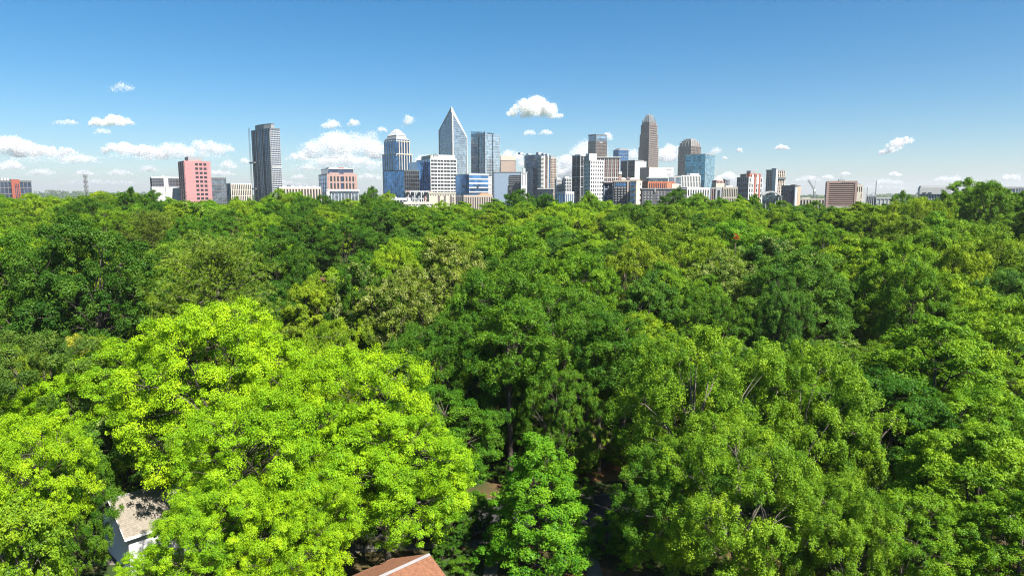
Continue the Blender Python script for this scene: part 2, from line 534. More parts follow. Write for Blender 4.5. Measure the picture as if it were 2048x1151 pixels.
def tree_px(kind, px, pytop, Y, radius, col, label, **k):
    """a tree whose top stands at photo pixel (px, pytop), Y metres away"""
    x, z = at(px, pytop, Y)
    return tree(kind, x, Y, z, radius, col, label, **k)

# leaf colours (reflectance)
LIME = (.245, .410, .007)
LIME2 = (.205, .375, .008)
MID = (.126, .252, .009)
MID2 = (.162, .292, .010)
YEL = (.21, .328, .011)
DRK = (.056, .145, .008)
DRK2 = (.078, .180, .009)
OLV = (.150, .235, .018)
BLU = (.076, .176, .015)
# ------------------------------------------------------------------ trees: the ones that stand out
# lime-green mass of young foliage
tree_px('bright', 435, 608, 74, 9.6, LIME, 'tallest lime-green locust, its rounded top rising against the olive pine', variant=0, rot=.3)
tree_px('bright', 690, 700, 69, 8.4, LIME, 'lime-green locust meeting the dark central oaks, sunlit shoulder', variant=1, rot=1.0)
tree_px('bright', 235, 690, 81, 9.5, LIME2, 'lime-green locust above the grey-roofed white house', variant=0, rot=2.2)
tree_px('bright', 535, 790, 60, 7.4, LIME2, 'lime-green locust in the middle of the bright clump, showing pale limbs', variant=1, rot=4.0)
tree_px('bright', 770, 825, 64, 7.8, LIME2, 'low lime-green locust hanging over the brown shingled roof', variant=0, rot=5.1)
tree_px('bright', 30, 840, 58, 5.4, LIME, 'small lime-green locust over the glossy magnolia', variant=1, rot=.6)
tree_px('bright', 95, 775, 77, 7.0, LIME, 'lime-green locust beside the grey-green fine-leaved tree', variant=1, rot=2.6)
tree_px('bright', 440, 965, 53, 5.6, LIME2, 'low lime-green crown at the bottom edge between the two houses', variant=0, rot=1.9)
tree_px('bright', 575, 950, 54, 5.2, LIME, 'low lime-green crown at the bottom edge next to the brown roof', variant=1, rot=3.7)
# tree edge at the lower corner
tree_px('bright', 300, 1112, 57, 3.4, LIME2, 'low lime-green branches hiding the foot of the white house wall', variant=1, rot=3.0)
tree_px('magnolia', 20, 1010, 50, 4.0, (.17, .29, .012), 'glossy yellow-green magnolia in the lower corner before the white house', rot=.4)
tree_px('dark', 60, 668, 78, 8.2, (0.085, 0.155, 0.019), 'fine-leaved grey-green tree with pale twigs beside the lime locusts', variant=0)
tree_px('dark', 120, 900, 60, 3.6, DRK2, 'dark leafy tree crowding the gable of the white house')
# dark oak and pine
tree_px('oak', 170, 440, 112, 12.5, (.05, .125, .009), 'large dark oak with open forked trunk standing before the pine', variant=1, rot=2.)
tree_px('oak', 30, 470, 118, 9.0, DRK2, 'dark round-topped oak at the edge of the big forked oak', variant=2)
tree_px('pine', 430, 468, 108, 10.5, OLV, 'olive long-needled pine with bare forked stem above the lime locusts', rot=1.0)
tree_px('flower', 172, 676, 86, 4.5, (0.284, 0.311, 0.024), 'small yellow-tipped treetop poking up behind the lime locusts')
# centre
tree_px('flower', 905, 480, 128, 9.0, (0.142, 0.203, 0.020), 'chestnut with many cream blossom tips, broad top in the middle', variant=0)
tree_px('flower', 800, 545, 112, 7.5, (0.135, 0.196, 0.020), 'cream-tipped chestnut between the lime locusts and the blossoming treetop', variant=1)
tree_px('dark', 1010, 512, 104, 9.5, DRK2, 'tall deep-green oak in the centre with thick trunk showing below', variant=1)
tree_px('dark', 905, 640, 88, 8.0, DRK, 'very dark oak in the shade behind the lime locusts', variant=2)
tree_px('dark', 1130, 575, 96, 8.5, DRK2, 'deep-green oak leaning over the dark forest gap', variant=0)
tree_px('oak', 1150, 505, 124, 9.0, MID, 'mid-green oak behind the central dark oaks', variant=3)
tree_px('oak', 1010, 455, 146, 10., MID, 'broad mid-green oak crown at the centre, over the dark oaks', variant=0)
tree_px('dark', 1128, 740, 84, 4.6, DRK2, 'slender dark oak just behind the conical maple', variant=0)
tree_px('dark', 965, 770, 90, 6.0, DRK, 'low dark oak crown at the back of the street gap', variant=1)
tree_px('maple', 1055, 800, 95, 5.2, DRK2, 'shaded maple behind the thick central trunk', variant=0)
tree_px('maple', 948, 985, 72.3, 2.6, DRK2, 'young understorey maple on the verge in the gap beside the lime crowns', variant=0)
tree_px('maple', 903, 1020, 69, 2.4, DRK, 'small dark maple tucked against the lime crowns above the brown roof', variant=1)
tree_px('cone', 1078, 868, 66, 6.3, (0.105, 0.260, 0.010), 'small conical fresh-green maple by the driveway', rot=1.)
tree_px('slim', 1250, 640, 93, 5.6, DRK2, 'slim dark oak with straight bare trunk at the clearing')
tree_px('slim', 1203, 625, 90, 5.2, DRK, 'slim dark oak with thinner bare trunk in front of the sunlit shrubs')
tree_px('slim', 1022, 600, 86, 5.6, DRK2, 'tall slim oak with leaning bare trunk in the centre gap')
# willow oaks
tree_px('willow', 1400, 662, 74, 9.5, (.150, .275, .012), 'big weeping light-green willow oak with pale bare twigs', variant=0)
tree_px('willow', 1610, 690, 73, 9.0, (.150, .275, .012), 'light-green willow oak, sunlit weeping crown reaching a dark hollow', variant=1)
tree_px('willow', 1480, 860, 59, 8.0, (.150, .275, .012), 'lower yellow-green willow oak, its sprays drooping to the bottom edge', variant=0, rot=2.5)
tree_px('willow', 1700, 960, 55, 5.5, (.150, .275, .012), 'small willow oak with hanging sprays in the lower corner', variant=1, rot=1.5)
tree_px('dark', 1352, 880, 63, 5.6, DRK2, 'dark green tree in deep shade beside the driveway', variant=2)
tree_px('maple', 1880, 640, 82, 9.5, MID, 'mid-green maple with cauliflower clumps by the dark hollow', variant=1)
tree_px('oak', 2000, 600, 92, 9.5, MID2, 'yellow-green oak at the edge, above the bushy maples', variant=0)
tree_px('maple', 1960, 850, 60, 7.0, MID2, 'leafy maple in the lower corner with sunlit flat sprays', variant=0)
tree_px('dark', 1835, 990, 54, 5.5, MID, 'shaded green tree at the bottom beside the willow oaks', variant=0)
tree_px('maple', 2050, 985, 52, 5.5, MID, 'dark maple at the very corner, mostly shaded', variant=1)
tree_px('oak', 1600, 500, 122, 10.5, (0.082, 0.182, 0.014), 'spreading green oak with visible dark trunk and forks, over the willow oaks', variant=1)
tree_px('oak', 1740, 480, 136, 10.5, MID2, 'broad oak crown, fresh green, beside the forked oak', variant=2)
tree_px('flower', 1450, 505, 138, 8.0, (0.142, 0.230, 0.024), 'pale-tipped leafy tree under the orange speck', variant=0)

# ------------------------------------------------------------------ skyline row (tops read off the photograph)
SKY = [(0,391),(60,388),(110,393),(200,384),(260,377),(300,382),(340,396),(420,401),(470,394),(500,398),(560,379),(600,384),(640,391),(690,399),(740,375),(775,384),(800,404),(850,410),(880,402),(925,404),(990,399),(1040,380),(1090,389),(1140,404),(1180,384),(1220,402),(1260,408),(1300,402),(1350,378),(1400,387),(1440,396),(1480,391),(1510,389),(1560,402),(1600,411),(1630,402),(1660,413),(1720,404),(1770,408),(1805,384),(1850,396),(1890,384),(1935,358),(1985,364),(2048,384)]
SKX = [p[0] for p in SKY]; SKV = [p[1] for p in SKY]
PAL = [MID, MID, MID2, MID2, YEL, DRK, DRK2, BLU, (.142, .245, .012), (.18, .28, .013), (.115, .225, .009)]
COLNAME = {MID: 'mid-green', MID2: 'fresh-green', YEL: 'yellow-green', DRK: 'dark green', DRK2: 'deep green', BLU: 'bluish-green'}
ANCH = [(20, 'the red and black glass building'), (125, 'the gap by the radio mast'), (215, 'the lattice radio mast'), (330, 'the white block with dark upper floors'), (395, 'the pink tower'), (470, 'the white striped apartments'), (540, 'the dark grey tower'),
        (605, 'the long low roof'), (675, 'the red-framed office'), (735, 'the gap after the red-framed office'), (795, 'the domed striped tower'), (875, 'the white gridded office'), (940, 'the striped blue office'), (1020, 'the blue-grey slab'), (1075, 'the rounded dark hotel'), (1130, 'the pale twin apartments'),
        (1185, 'the white punched-window tower'), (1235, 'the balconied tan apartments'), (1300, 'the crown-topped tower'), (1345, 'the brick row'), (1395, 'the teal glass block'), (1445, 'the small pyramid roof'), (1500, 'the red and white tower'), (1548, 'the white domed hall'), (1590, 'the purple-black apartments'),
        (1630, 'the construction crane'), (1682, 'the brown banded hotel'), (1750, 'the thin antenna mast'), (1820, 'the gap before the finned building'), (1870, 'the white finned building'), (1940, 'the tall skyline tree'), (2010, 'the far grey roof')]
ORD = ['first', 'second', 'third', 'fourth', 'fifth', 'sixth', 'seventh', 'eighth', 'ninth', 'tenth', 'eleventh', 'twelfth', 'thirteenth', 'fourteenth', 'fifteenth', 'sixteenth', 'seventeenth', 'eighteenth', 'nineteenth', 'twentieth'] + ['twenty-' + w for w in ('first', 'second', 'third', 'fourth', 'fifth', 'sixth', 'seventh', 'eighth', 'ninth')] + ['thirtieth'] + ['thirty-' + w for w in ('first', 'second', 'third', 'fourth', 'fifth', 'sixth', 'seventh', 'eighth', 'ninth')]

specs = []   # dicts: kind, x, y, ztop, r, col
frng = random.Random(77)
for i, (px, py) in enumerate(SKY):
    Y = frng.uniform(262, 305)
    if px > 1780: Y = frng.uniform(215, 245)
    x, z = at(px, py, Y)
    nxt = [abs(px - q[0]) for q in SKY if q[0] != px]
    r = min(max(min(nxt) * Y / FPX * .80, 5.0), 9.5)
    if px in (1935, 1985): r = 8.0
    specs.append(dict(kind=frng.choice(['oak', 'oak', 'maple', 'maple']), x=x, y=Y, z=z, r=r, col=DRK if px in (260, 300, 740, 1040, 1350, 1600) else frng.choice(PAL)))

def too_close(x, y, r):
    for (a, b, q, _z) in TREES:
        if math.hypot(a - x, b - y) < (q + r) * .68: return True
    for s in specs:
        if math.hypot(s['x'] - x, s['y'] - y) < (s['r'] + r) * .54: return True
    return False

def fill(n, y0, y1, far, tries):
    for _ in range(tries):
        if len(specs) + len(TREES) >= n: return
        y = math.sqrt(frng.uniform(y0 ** 2, y1 ** 2))
        x = frng.uniform(-.77, .77) * (y + 10)
        if y < 104 and -10 < x < 22: continue          # the street, drive and clearing
        r = frng.uniform(7.5, 11.0) if far else frng.uniform(6.0, 8.5)
        if far:
            if any(math.hypot(a - x, b - y) < (q + r) * .62 for (a, b, q, _z) in TREES): continue
            if any(math.hypot(q['x'] - x, q['y'] - y) < (q['r'] + r) * .53 for q in specs): continue
        else:
            if any(math.hypot(a - x, b - y) < (q + r) * .60 for (a, b, q, _z) in TREES): continue
            if any(math.hypot(q['x'] - x, q['y'] - y) < (q['r'] + r) * .62 for q in specs): continue
        px, _p = pix(x, y, 30)
        rp = r * FPX / y
        lim = max(float(np.interp(px + o * rp, SKX, SKV)) for o in (-.6, -.3, 0, .3, .6)) + 5
        zmax = at(px, lim, y)[1]
        z = float(ground_z(x, y)) + (frng.uniform(20.5, 26.5) if y > 112 else frng.uniform(14, 18.5))
        if px > 1700 and y > 112: z += 2.5
        z = min(z, zmax)
        if z - float(ground_z(x, y)) < 11: continue
        k = frng.choices(['oak', 'maple', 'dark', 'flower', 'willow', 'pine'], [6, 5, 3, .6, 1.2, .25])[0]
        specs.append(dict(kind=k, x=x, y=y, z=z, r=r, col=OLV if k == 'pine' else (frng.choice([YEL, MID2]) if k == 'willow' else frng.choice(PAL))))
fill(400, 72, 130, False, 2500)
print('NEAR', len(specs) + len(TREES))
fill(356, 112, 335, True, 40000)

KN = {'oak': 'oak', 'maple': 'maple', 'dark': 'oak', 'flower': 'blossom-tipped chestnut', 'willow': 'willow oak', 'pine': 'pine'}
cols = {}
for s in specs:
    px, py = pix(s['x'], s['y'], s['z'])
    a = min(range(len(ANCH)), key=lambda i: abs(ANCH[i][0] - px))
    cols.setdefault(a, []).append((py, s))
for a, lst in cols.items():
    lst.sort(key=lambda t: t[0])
    for i, (py, s) in enumerate(lst):
        cn = COLNAME.get(s['col'], 'olive' if s['col'] == OLV else 'leafy green')
        where = 'topmost tree' if i == 0 else ORD[i] + ' treetop down'
        lab = '%s %s, %s under %s' % (cn, KN[s['kind']], where, ANCH[a][1])
        j = frng.uniform(.9, 1.1); j2 = frng.uniform(.92, 1.08)
        col = (s['col'][0] * j * j2, s['col'][1] * j, s['col'][2] * j)
        tree(s['kind'], s['x'], s['y'], s['z'], s['r'], col, lab)
print('TREES', len(TREES))
# ------------------------------------------------------------------ the city
W_WHITE = paint('white_panel', (.51, .505, .495), .6, .06, .05)
W_CREAM = paint('cream_stone', (.50, .45, .37), .8, .1, .05)
W_BEIGE = paint('beige_stone', (.44, .37, .31), .8, .1, .05)
W_TAN = paint('tan_brick', (.42, .30, .21), .85, .12, .08)
W_BRICK = paint('red_brick', (.36, .12, .07), .85, .15, .1)
W_ORANGE = paint('orange_brick', (.38, .18, .11), .85, .15, .1)
W_PINK = paint('pink_granite', (.40, .195, .20), .7, .1, .05)
W_ROSE = paint('rose_granite', (.36, .235, .20), .7, .1, .05)
W_GREY = paint('grey_panel', (.25, .26, .27), .7, .1, .05)
W_LGREY = paint('light_grey_panel', (.42, .43, .44), .7, .08, .05)
W_DGREY = paint('dark_grey_metal', (.14, .145, .155), .5, .15, .08, metal=.2)
W_CHAR = paint('charcoal_brick', (.10, .10, .11), .8, .15, .1)
W_BROWN = paint('brown_granite', (.155, .128, .12), .6, .1, .05)
W_TAUPE = paint('taupe_granite', (.235, .195, .175), .6, .1, .05)
W_BAND = paint('dusky_rose_concrete', (.40, .27, .23), .8, .1, .05)
W_STEEL = paint('galvanised_steel', (.42, .43, .44), .5, .1, .5, metal=.5)
W_DARK = paint('dark_window', (.035, .038, .045), .25, .4, .3, spec=.6)
W_RUST = paint('rust_panel', (.28, .085, .06), .7, .12, .1)
G_BLUE = glass('blue_glass', (.10, .25, .50), .78)
G_DEEP = glass('deep_blue_glass', (.07, .17, .34), .75)
G_NAVY = glass('navy_glass', (.075, .10, .16), .7)
G_TEAL = glass('teal_glass', (.10, .27, .38), .78)
G_PALE = glass('pale_glass', (.40, .50, .58), .8)
G_GREY = glass('grey_glass', (.20, .24, .29), .75)
G_BLACK = glass('black_glass', (.045, .05, .06), .6)
G_BRONZE = glass('bronze_glass', (.16, .115, .10), .65)
CITY_Z = 4.0

class Bld:
    """building with its near corner at photo column xc, distance Y; front face runs to column xr, side face to column xl.
    Local axes: x along the front from the near corner, y along the side away from the viewer, z up."""
    def __init__(s, name, label, Y, xl, xc, xr, yt, al=.42, cat='building', group=None):
        s.Y = Y; s.al = al
        s.cx = at(xc, 388, Y)[0]
        s.ca, s.sa = math.cos(al), math.sin(al)
        tl, tr = [(q - 1024.0) * CP / FPX for q in (xl, xr)]
        s.b = s._b(tr)
        s.a = s._a(tl)
        if s.a < .3 * s.b:                       # the side is barely seen: turn the front to face us
            s.al = al = -math.atan(tl) + .05
            s.ca, s.sa = math.cos(al), math.sin(al)
            s.b = s._b(tr)
            s.a = min(max(s._a(tl), .45 * s.b), 1.0 * s.b)
        s.base = float(ground_z(s.cx, Y)) - 2.0
        s.h = s.z(yt)
        s.root = empty(name, (s.cx, Y, s.base), al)
        tag(s.root, label, cat, group)
    def _b(s, tr): return (tr * s.Y - s.cx) / (s.ca - tr * s.sa)
    def _a(s, tl): return (s.cx - tl * s.Y) / (s.sa + tl * s.ca)
    def fx(s, px): return s._b((px - 1024.0) * CP / FPX)
    def fy(s, px): return s._a((px - 1024.0) * CP / FPX)
    def z(s, py): return at(1024, py, s.Y)[1] - s.base
    def box(s, part, mat, x0, x1, y0, y1, z0, z1, **k):
        return MB().box(x0, x1, y0, y1, z0, z1).build(part, mat, s.root, **k)
    def body(s, mat, part='glazing', ztop=None, h=None):
        h = h or s.h
        o = MB().prism([(0, 0), (s.b, 0), (s.b, s.a), (0, s.a)], 0, h, ztop).build(part, mat, s.root)
        return o
    def grid(s, mat, faces='FLR', nf=10, nb=8, nbs=None, pw=.5, st=.9, pd=.4, sd=.3, z0=0., z1=None, x0=0., x1=None, y0=0., y1=None, part='facade_frame', gap=1.0, split=False):
        """real piers and floor bands standing proud of the glass on the given faces; F front, L side seen, R other side, B back"""
        z1 = z1 or s.h; x1 = s.b if x1 is None else x1; y1 = s.a if y1 is None else y1
        nbs = nbs or nb
        st = min(st, .50 * (z1 - z0) / nf)
        pwF, pwL = min(pw, .47 * (x1 - x0) / nb), min(pw, .47 * (y1 - y0) / nbs)
        mb = MB()
        def put(face, u0, u1, d, q0, q1):
            if face == 'F': mb_.box(u0, u1, y0 - d, y0 + .05, q0, q1)
            elif face == 'B': mb_.box(u0, u1, y1 - .05, y1 + d, q0, q1)
            elif face == 'L': mb_.box(x0 - d, x0 + .05, u0, u1, q0, q1)
            else: mb_.box(x1 - .05, x1 + d, u0, u1, q0, q1)
        mb_ = mb
        for f in faces:
            lo, hi = (x0, x1) if f in 'FB' else (y0, y1)
            n = nb if f in 'FB' else nbs
            pw = pwF if f in 'FB' else pwL
            if pw > 0:
                for i in range(n + 1):
                    u = lo + (hi - lo) * i / n
                    put(f, max(u - pw / 2, lo - (pd * .9 if f in 'FB' else 0)), min(u + pw / 2, hi + (pd * .9 if f in 'FB' else 0)), pd, z0, z1)
            if st > 0 and not split:
                for i in range(nf + 1):
                    q = z0 + (z1 - z0) * i / nf
                    put(f, lo, hi, sd, q - st / 2, min(q + st / 2, z1 + st * .4))
        o = None
        if mb.v:
            o = mb.build(part, mat, s.root, kind='stuff')
        if split and st > 0:                       # floor bands wide enough to tell apart: one part each
            for i in range(nf + 1):
                q = z0 + (z1 - z0) * i / nf
                mb_ = MB()
                for f in faces:
                    lo, hi = (x0, x1) if f in 'FB' else (y0, y1)
                    put(f, lo, hi, sd, q - st / 2, min(q + st / 2, z1 + st * .4))
                mb_.build('floor_band', mat, s.root)
        return o
    def roof(s, mat, over=.4, t=1.2, h=None, part='parapet', x0=0., x1=None, y0=0., y1=None):
        h = h or s.h
        x1 = s.b if x1 is None else x1; y1 = s.a if y1 is None else y1
        return s.box(part, mat, x0 - over, x1 + over, y0 - over, y1 + over, h - .2, h + t)
    def house(s, mat, f0, f1, g0, g1, dz, h=None, part='roof_plant'):
        h = h or s.h
        return s.box(part, mat, s.b * f0, s.b * f1, s.a * g0, s.a * g1, h, h + dz)

def office(name, label, Y, xl, xc, xr, yt, al, gl, fr, nf, nb, nbs=None, pw=.5, st=.9, pd=.4, sd=.3, roofm=None, plant=None, faces='FLR', split=False, **k):
    b = Bld(name, label, Y, xl, xc, xr, yt, al, **k)
    b.body(gl)
    b.grid(fr, faces, nf, nb, nbs, pw, st, pd, sd, split=split)
    b.roof(roofm or fr)
    if plant:
        b.house(plant[0], *plant[1:])
    return b

# --- far side of the skyline, from one edge of the picture to the other
b = Bld('apartment_building', 'dark glass building with rust-red stair tower at the picture edge', 560, -40, -30, 64, 363, -.35)
b.body(G_NAVY); b.grid(W_DGREY, 'FL', 9, 12, 4, .5, .8, .4, .3); b.roof(W_DGREY)
b.box('stair_tower', W_RUST, b.fx(24), b.fx(41), -2.2, 10, 0, b.z(358))
b.grid(G_NAVY, 'F', 9, 2, 1, .9, 0, .25, .2, x0=b.fx(31.5), x1=b.fx(38), y0=-2.2, y1=9, z1=b.z(367), part='stair_window')
for q in (6, 12, 17): b.box('roof_unit', W_LGREY, b.fx(q), b.fx(q + 4), 4, 8, b.h + 1.2, b.h + 3.2)

b = Bld('office_building', 'white concrete block with dark glass upper floors and steel roof frame', 640, 303, 306, 364, 356, .52)
b.body(G_NAVY); b.grid(W_CHAR, 'FL', 6, 10, 3, .45, .8, .4, .3, z0=b.z(374)); b.roof(W_WHITE)
b.box('podium', W_WHITE, b.fx(304), b.fx(361), -3.5, b.a * .9, 0, b.z(373.5))
b.grid(W_LGREY, 'F', 6, 9, 2, .35, .35, .12, .1, x0=b.fx(332), x1=b.fx(357), y0=-3.5, z0=b.z(396), z1=b.z(379), part='panel_joint')
b.box('downpipe', W_DGREY, b.fx(331), b.fx(331.7), -3.9, -3.45, 0, b.z(374))
b.box('white_bay', W_WHITE, b.fx(329), b.fx(338), -.9, 2, b.z(373), b.z(357))
b.box('roof_frame', W_LGREY, b.fx(326), b.fx(332), 2, 6, b.h, b.z(351))

b = Bld('apartment_tower', 'pink granite tower with dark balcony strips and beige rooftop box', 610, 361, 372.5, 424, 324, .62)
b.body(W_DARK, 'core')
b.grid(W_PINK, 'L', 17, 4, 3, 1.6, 1.5, .5, .35)
b.grid(W_PINK, 'F', 17, 3, 3, 1.0, 1.6, .5, .35, x0=b.fx(392), x1=b.fx(417))
b.box('wall', W_PINK, 0, b.fx(391), -.7, .1, 0, b.h); b.box('wall', W_PINK, b.fx(417), b.b, -.7, .1, 0, b.h)
for i in range(17):
    zz = b.h * (i + .5) / 17
    b.box('joint', W_ROSE, .2, b.fx(391) - .2, -.78, -.65, zz - .12, zz + .12)
    b.box('joint', W_ROSE, b.fx(417) + .2, b.b - .2, -.78, -.65, zz - .12, zz + .12)
b.roof(W_PINK); b.house(W_CREAM, .2, .72, .15, .7, b.z(319.5) - b.h); b.house(W_GREY, .19, .73, .14, .71, b.z(312.5) - b.z(319.5), h=b.z(319.5), part='roof_screen')

office('office_building', 'dark slate glass block tucked behind the pink tower', 660, 421, 424, 453, 357.5, .5, G_GREY, W_DGREY, 9, 6, 3, .3, 1.0)
b = office('apartment_building', 'white apartment slab with yellowish vertical window strips', 690, 452, 463, 503, 368.5, .55, W_DARK, W_WHITE, 8, 11, 4, 1.5, .5, .5, .2)
b.grid(W_CREAM, 'F', 8, 11, 1, .8, 0, .55, .2, part='pilaster')

# dark tower with a hoist mast
b = Bld('office_tower', 'tall dark grey tower with raised octagonal top and construction hoist', 1000, 509, 546, 565, 257.5, .78)
A_, B_ = b.a, b.b
b.body(G_NAVY)
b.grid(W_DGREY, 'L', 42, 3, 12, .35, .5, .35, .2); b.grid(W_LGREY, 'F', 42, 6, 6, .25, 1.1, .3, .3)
for q in (513.2, 519.5, 531.5): b.box('recess_strip', W_CHAR, -.6, .1, b.fy(q + 1.4), b.fy(q), 0, b.h)
b.box('corner_notch', W_CHAR, -.7, .6, -.2, b.fy(543), 0, b.h)
for i in range(36):
    zz = b.h * (.18 + .8 * i / 36)
    b.box('balcony', W_LGREY, -1.3, -.6, -.1, b.fy(543.5), zz, zz + 1.1)
cx, cy_ = B_ * .45, A_ * .5
oc = [(cx + B_ * .47 * math.cos(t), cy_ + A_ * .46 * math.sin(t)) for t in [math.pi / 8 + i * math.pi / 4 for i in range(8)]]
MB().prism(oc, b.h - .2, b.z(247)).build('roof_crown', W_GREY, b.root)
MB().prism([(cx + (p[0] - cx) * 1.02, cy_ + (p[1] - cy_) * 1.02) for p in oc], b.z(247), b.z(246)).build('crown_cap', W_DGREY, b.root)
b.roof(W_DGREY)
b.box('white_band', W_WHITE, .3, b.b + .45, -.5, 0, b.z(296.4), b.z(295.4)); b.box('white_band', W_WHITE, .3, b.b + .45, -.5, 0, b.z(333.4), b.z(332.4))
hx = -1.5
hm = MB()
for dx in (0, 1.5):
    for dy in (0, 1.5): hm.tube([(hx - 2 + dx, b.a + .8 + dy, 0), (hx - 2 + dx, b.a + .8 + dy, b.z(250))], .14, 4)
for i in range(60):
    zz = b.z(250) * i / 60
    hm.tube([(hx - 2, b.a + .8, zz), (hx - .5, b.a + .8, zz + 1.5)], .07, 3); hm.tube([(hx - 2, b.a + .8, zz), (hx - 2, b.a + 2.3, zz + 1.5)], .07, 3)
hm.build('hoist_mast', W_DGREY, b.root)
for q in (323, 377): b.box('hoist_landing', W_DGREY, -4.5, -.5, b.fy(516), b.a + 3, b.z(q + 1.5), b.z(q - 1.5))

b = office('warehouse', 'long low white roofed building beside the dark tower', 620, 556, 560, 642, 376, .25, W_DARK, W_BEIGE, 2, 14, 4, 1.6, 1.8, roofm=W_WHITE)
for q in (568, 584, 600, 613, 628): b.box('roof_unit', W_LGREY, b.fx(q), b.fx(q + 4), 3, 7, b.h + 1.2, b.h + 2.6)
b.box('roof_unit', W_DGREY, b.fx(577), b.fx(584), 10, 15, b.h + 1.2, b.h + 3)

# red-framed office
b = Bld('office_building', 'red stone framed office with tall window bays and stepped glass top', 720, 639, 656, 714, 349, .45)
b.body(G_BLUE)
b.grid(W_DGREY, 'L', 12, 3, 4, .3, .5, .25, .2)
b.grid(W_ROSE, 'R', 3, 4, 6, 1.6, 1.6, .7, .6)
zr = [b.z(379), b.z(364), b.h]
cols_ = [656, 659.4, 666.6, 673.2, 680, 690.5, 697, 703.6, 710.4, 714]
for i in range(len(cols_)):
    b.box('pier', W_ROSE, max(b.fx(cols_[i]) - .8, -.5), min(b.fx(cols_[i]) + .8, b.b + .5), -.8, .1, 0, b.h)
for q in (b.z(379), b.z(364.2), b.h - 1.2):
    b.box('floor_band', W_ROSE, -.4, b.b + .4, -.7, .1, q - .7, q + .7)
for r_ in range(2):
    for i in range(len(cols_) - 1):
        b.box('window', W_DARK if i not in (4,) else G_NAVY, b.fx(cols_[i]) + .85, b.fx(cols_[i + 1]) - .85, -.3, .05, zr[r_] + .75, zr[r_ + 1] - 1.9 + (.5 if r_ == 0 else 0))
b.roof(W_ROSE, t=.8)
b.box('upper_storey', G_NAVY, b.b * .06, b.b * .93, b.a * .1, b.a * .9, b.h, b.z(337.5)); b.box('upper_roof', W_LGREY, b.b * .05, b.b * .95, b.a * .08, b.a * .92, b.z(337.5), b.z(336.2))
b.box('attic_screen', W_ROSE, b.fx(661), b.fx(680), 1, 3, b.h + .6, b.z(345)); b.box('attic_screen', W_ROSE, b.fx(689), b.fx(710), 1, 3, b.h + .6, b.z(345))
b.box('rooftop_sign_wall', W_LGREY, b.b * .16, b.b * .78, b.a * .3, b.a * .6, b.z(336.2), b.z(333)); b.box('red_sign', W_RUST, b.b * .48, b.b * .68, b.a * .3 - .4, b.a * .3 - .05, b.z(335.6), b.z(333.6))

b = office('civic_building', 'low pale grey building with white portal frame under the red-framed office', 560, 654, 656, 716, 381.5, .2, G_GREY, W_LGREY, 3, 9, 3, .5, 1.2)
b.box('portal', W_WHITE, -1.2, 1.2, -1.5, 3, 0, b.z(378)); b.box('portal_beam', W_WHITE, -1.2, b.b + 1.4, -1.5, 3, b.z(382.5), b.z(379.5))

# domed striped tower
b = Bld('office_tower', 'striped blue and cream tower topped by a stepped white dome roof', 1300, 767, 795, 825, 308.5, .72)
b.body(G_DEEP)
b.grid(W_CREAM, 'FL', 1, 6, 6, 1.5, 0, .7, .4)
b.box('glass_corner', G_DEEP, -.9, b.b * .16, -.9, b.a * .16, 0, b.z(312)); b.roof(W_CREAM, 1.1, 1.6)
i0 = .07
b.box('upper_block', G_DEEP, b.b * i0, b.b * (1 - i0), b.a * i0, b.a * (1 - i0), b.h, b.z(278))
b.grid(W_CREAM, 'FL', 1, 5, 5, 1.5, 0, .6, .4, z0=b.h, z1=b.z(279), x0=b.b * i0, x1=b.b * (1 - i0), y0=b.a * i0, y1=b.a * (1 - i0), part='upper_frame')
b.box('cornice', W_CREAM, b.b * (i0 - .02), b.b * (1.02 - i0), b.a * (i0 - .02), b.a * (1.02 - i0), b.z(282.5), b.z(281)); b.box('upper_corner', G_DEEP, b.b * i0 - .7, b.b * .2, b.a * i0 - .7, b.a * .2, b.h, b.z(283))
b.box('attic', W_CREAM, b.b * .09, b.b * .91, b.a * .09, b.a * .91, b.z(278), b.z(276))
def sq(f): return [(b.b * f, b.a * f), (b.b * (1 - f), b.a * f), (b.b * (1 - f), b.a * (1 - f)), (b.b * f, b.a * (1 - f))]
MB().frustum(sq(.13), sq(.2), b.z(276), b.z(269)).build('roof_skirt', W_GREY, b.root)
MB().frustum(sq(.18), sq(.37), b.z(269), b.z(258.5)).build('roof_slope', W_WHITE, b.root)
MB().frustum(sq(.37), sq(.44), b.z(258.5), b.z(255.8)).build('roof_cap', W_WHITE, b.root)
MB().tube([(b.b / 2, b.a / 2, b.z(256)), (b.b / 2, b.a / 2, b.z(252))], [.5, .1], 6).build('finial', W_STEEL, b.root)

b = Bld('office_building', 'bright blue mirrored office in front of the domed tower', 900, 770, 809, 839, 341, .78)
b.body(G_BLUE); b.grid(W_DGREY, 'F', 13, 7, 7, .3, .5, .2, .15); b.grid(G_DEEP, 'L', 13, 9, 9, .25, .35, .15, .1, part='mullion'); b.roof(W_DGREY, .2, .8)
b.box('front_skin', G_BLACK, .4, b.b - .2, -.12, .02, 0, b.h)

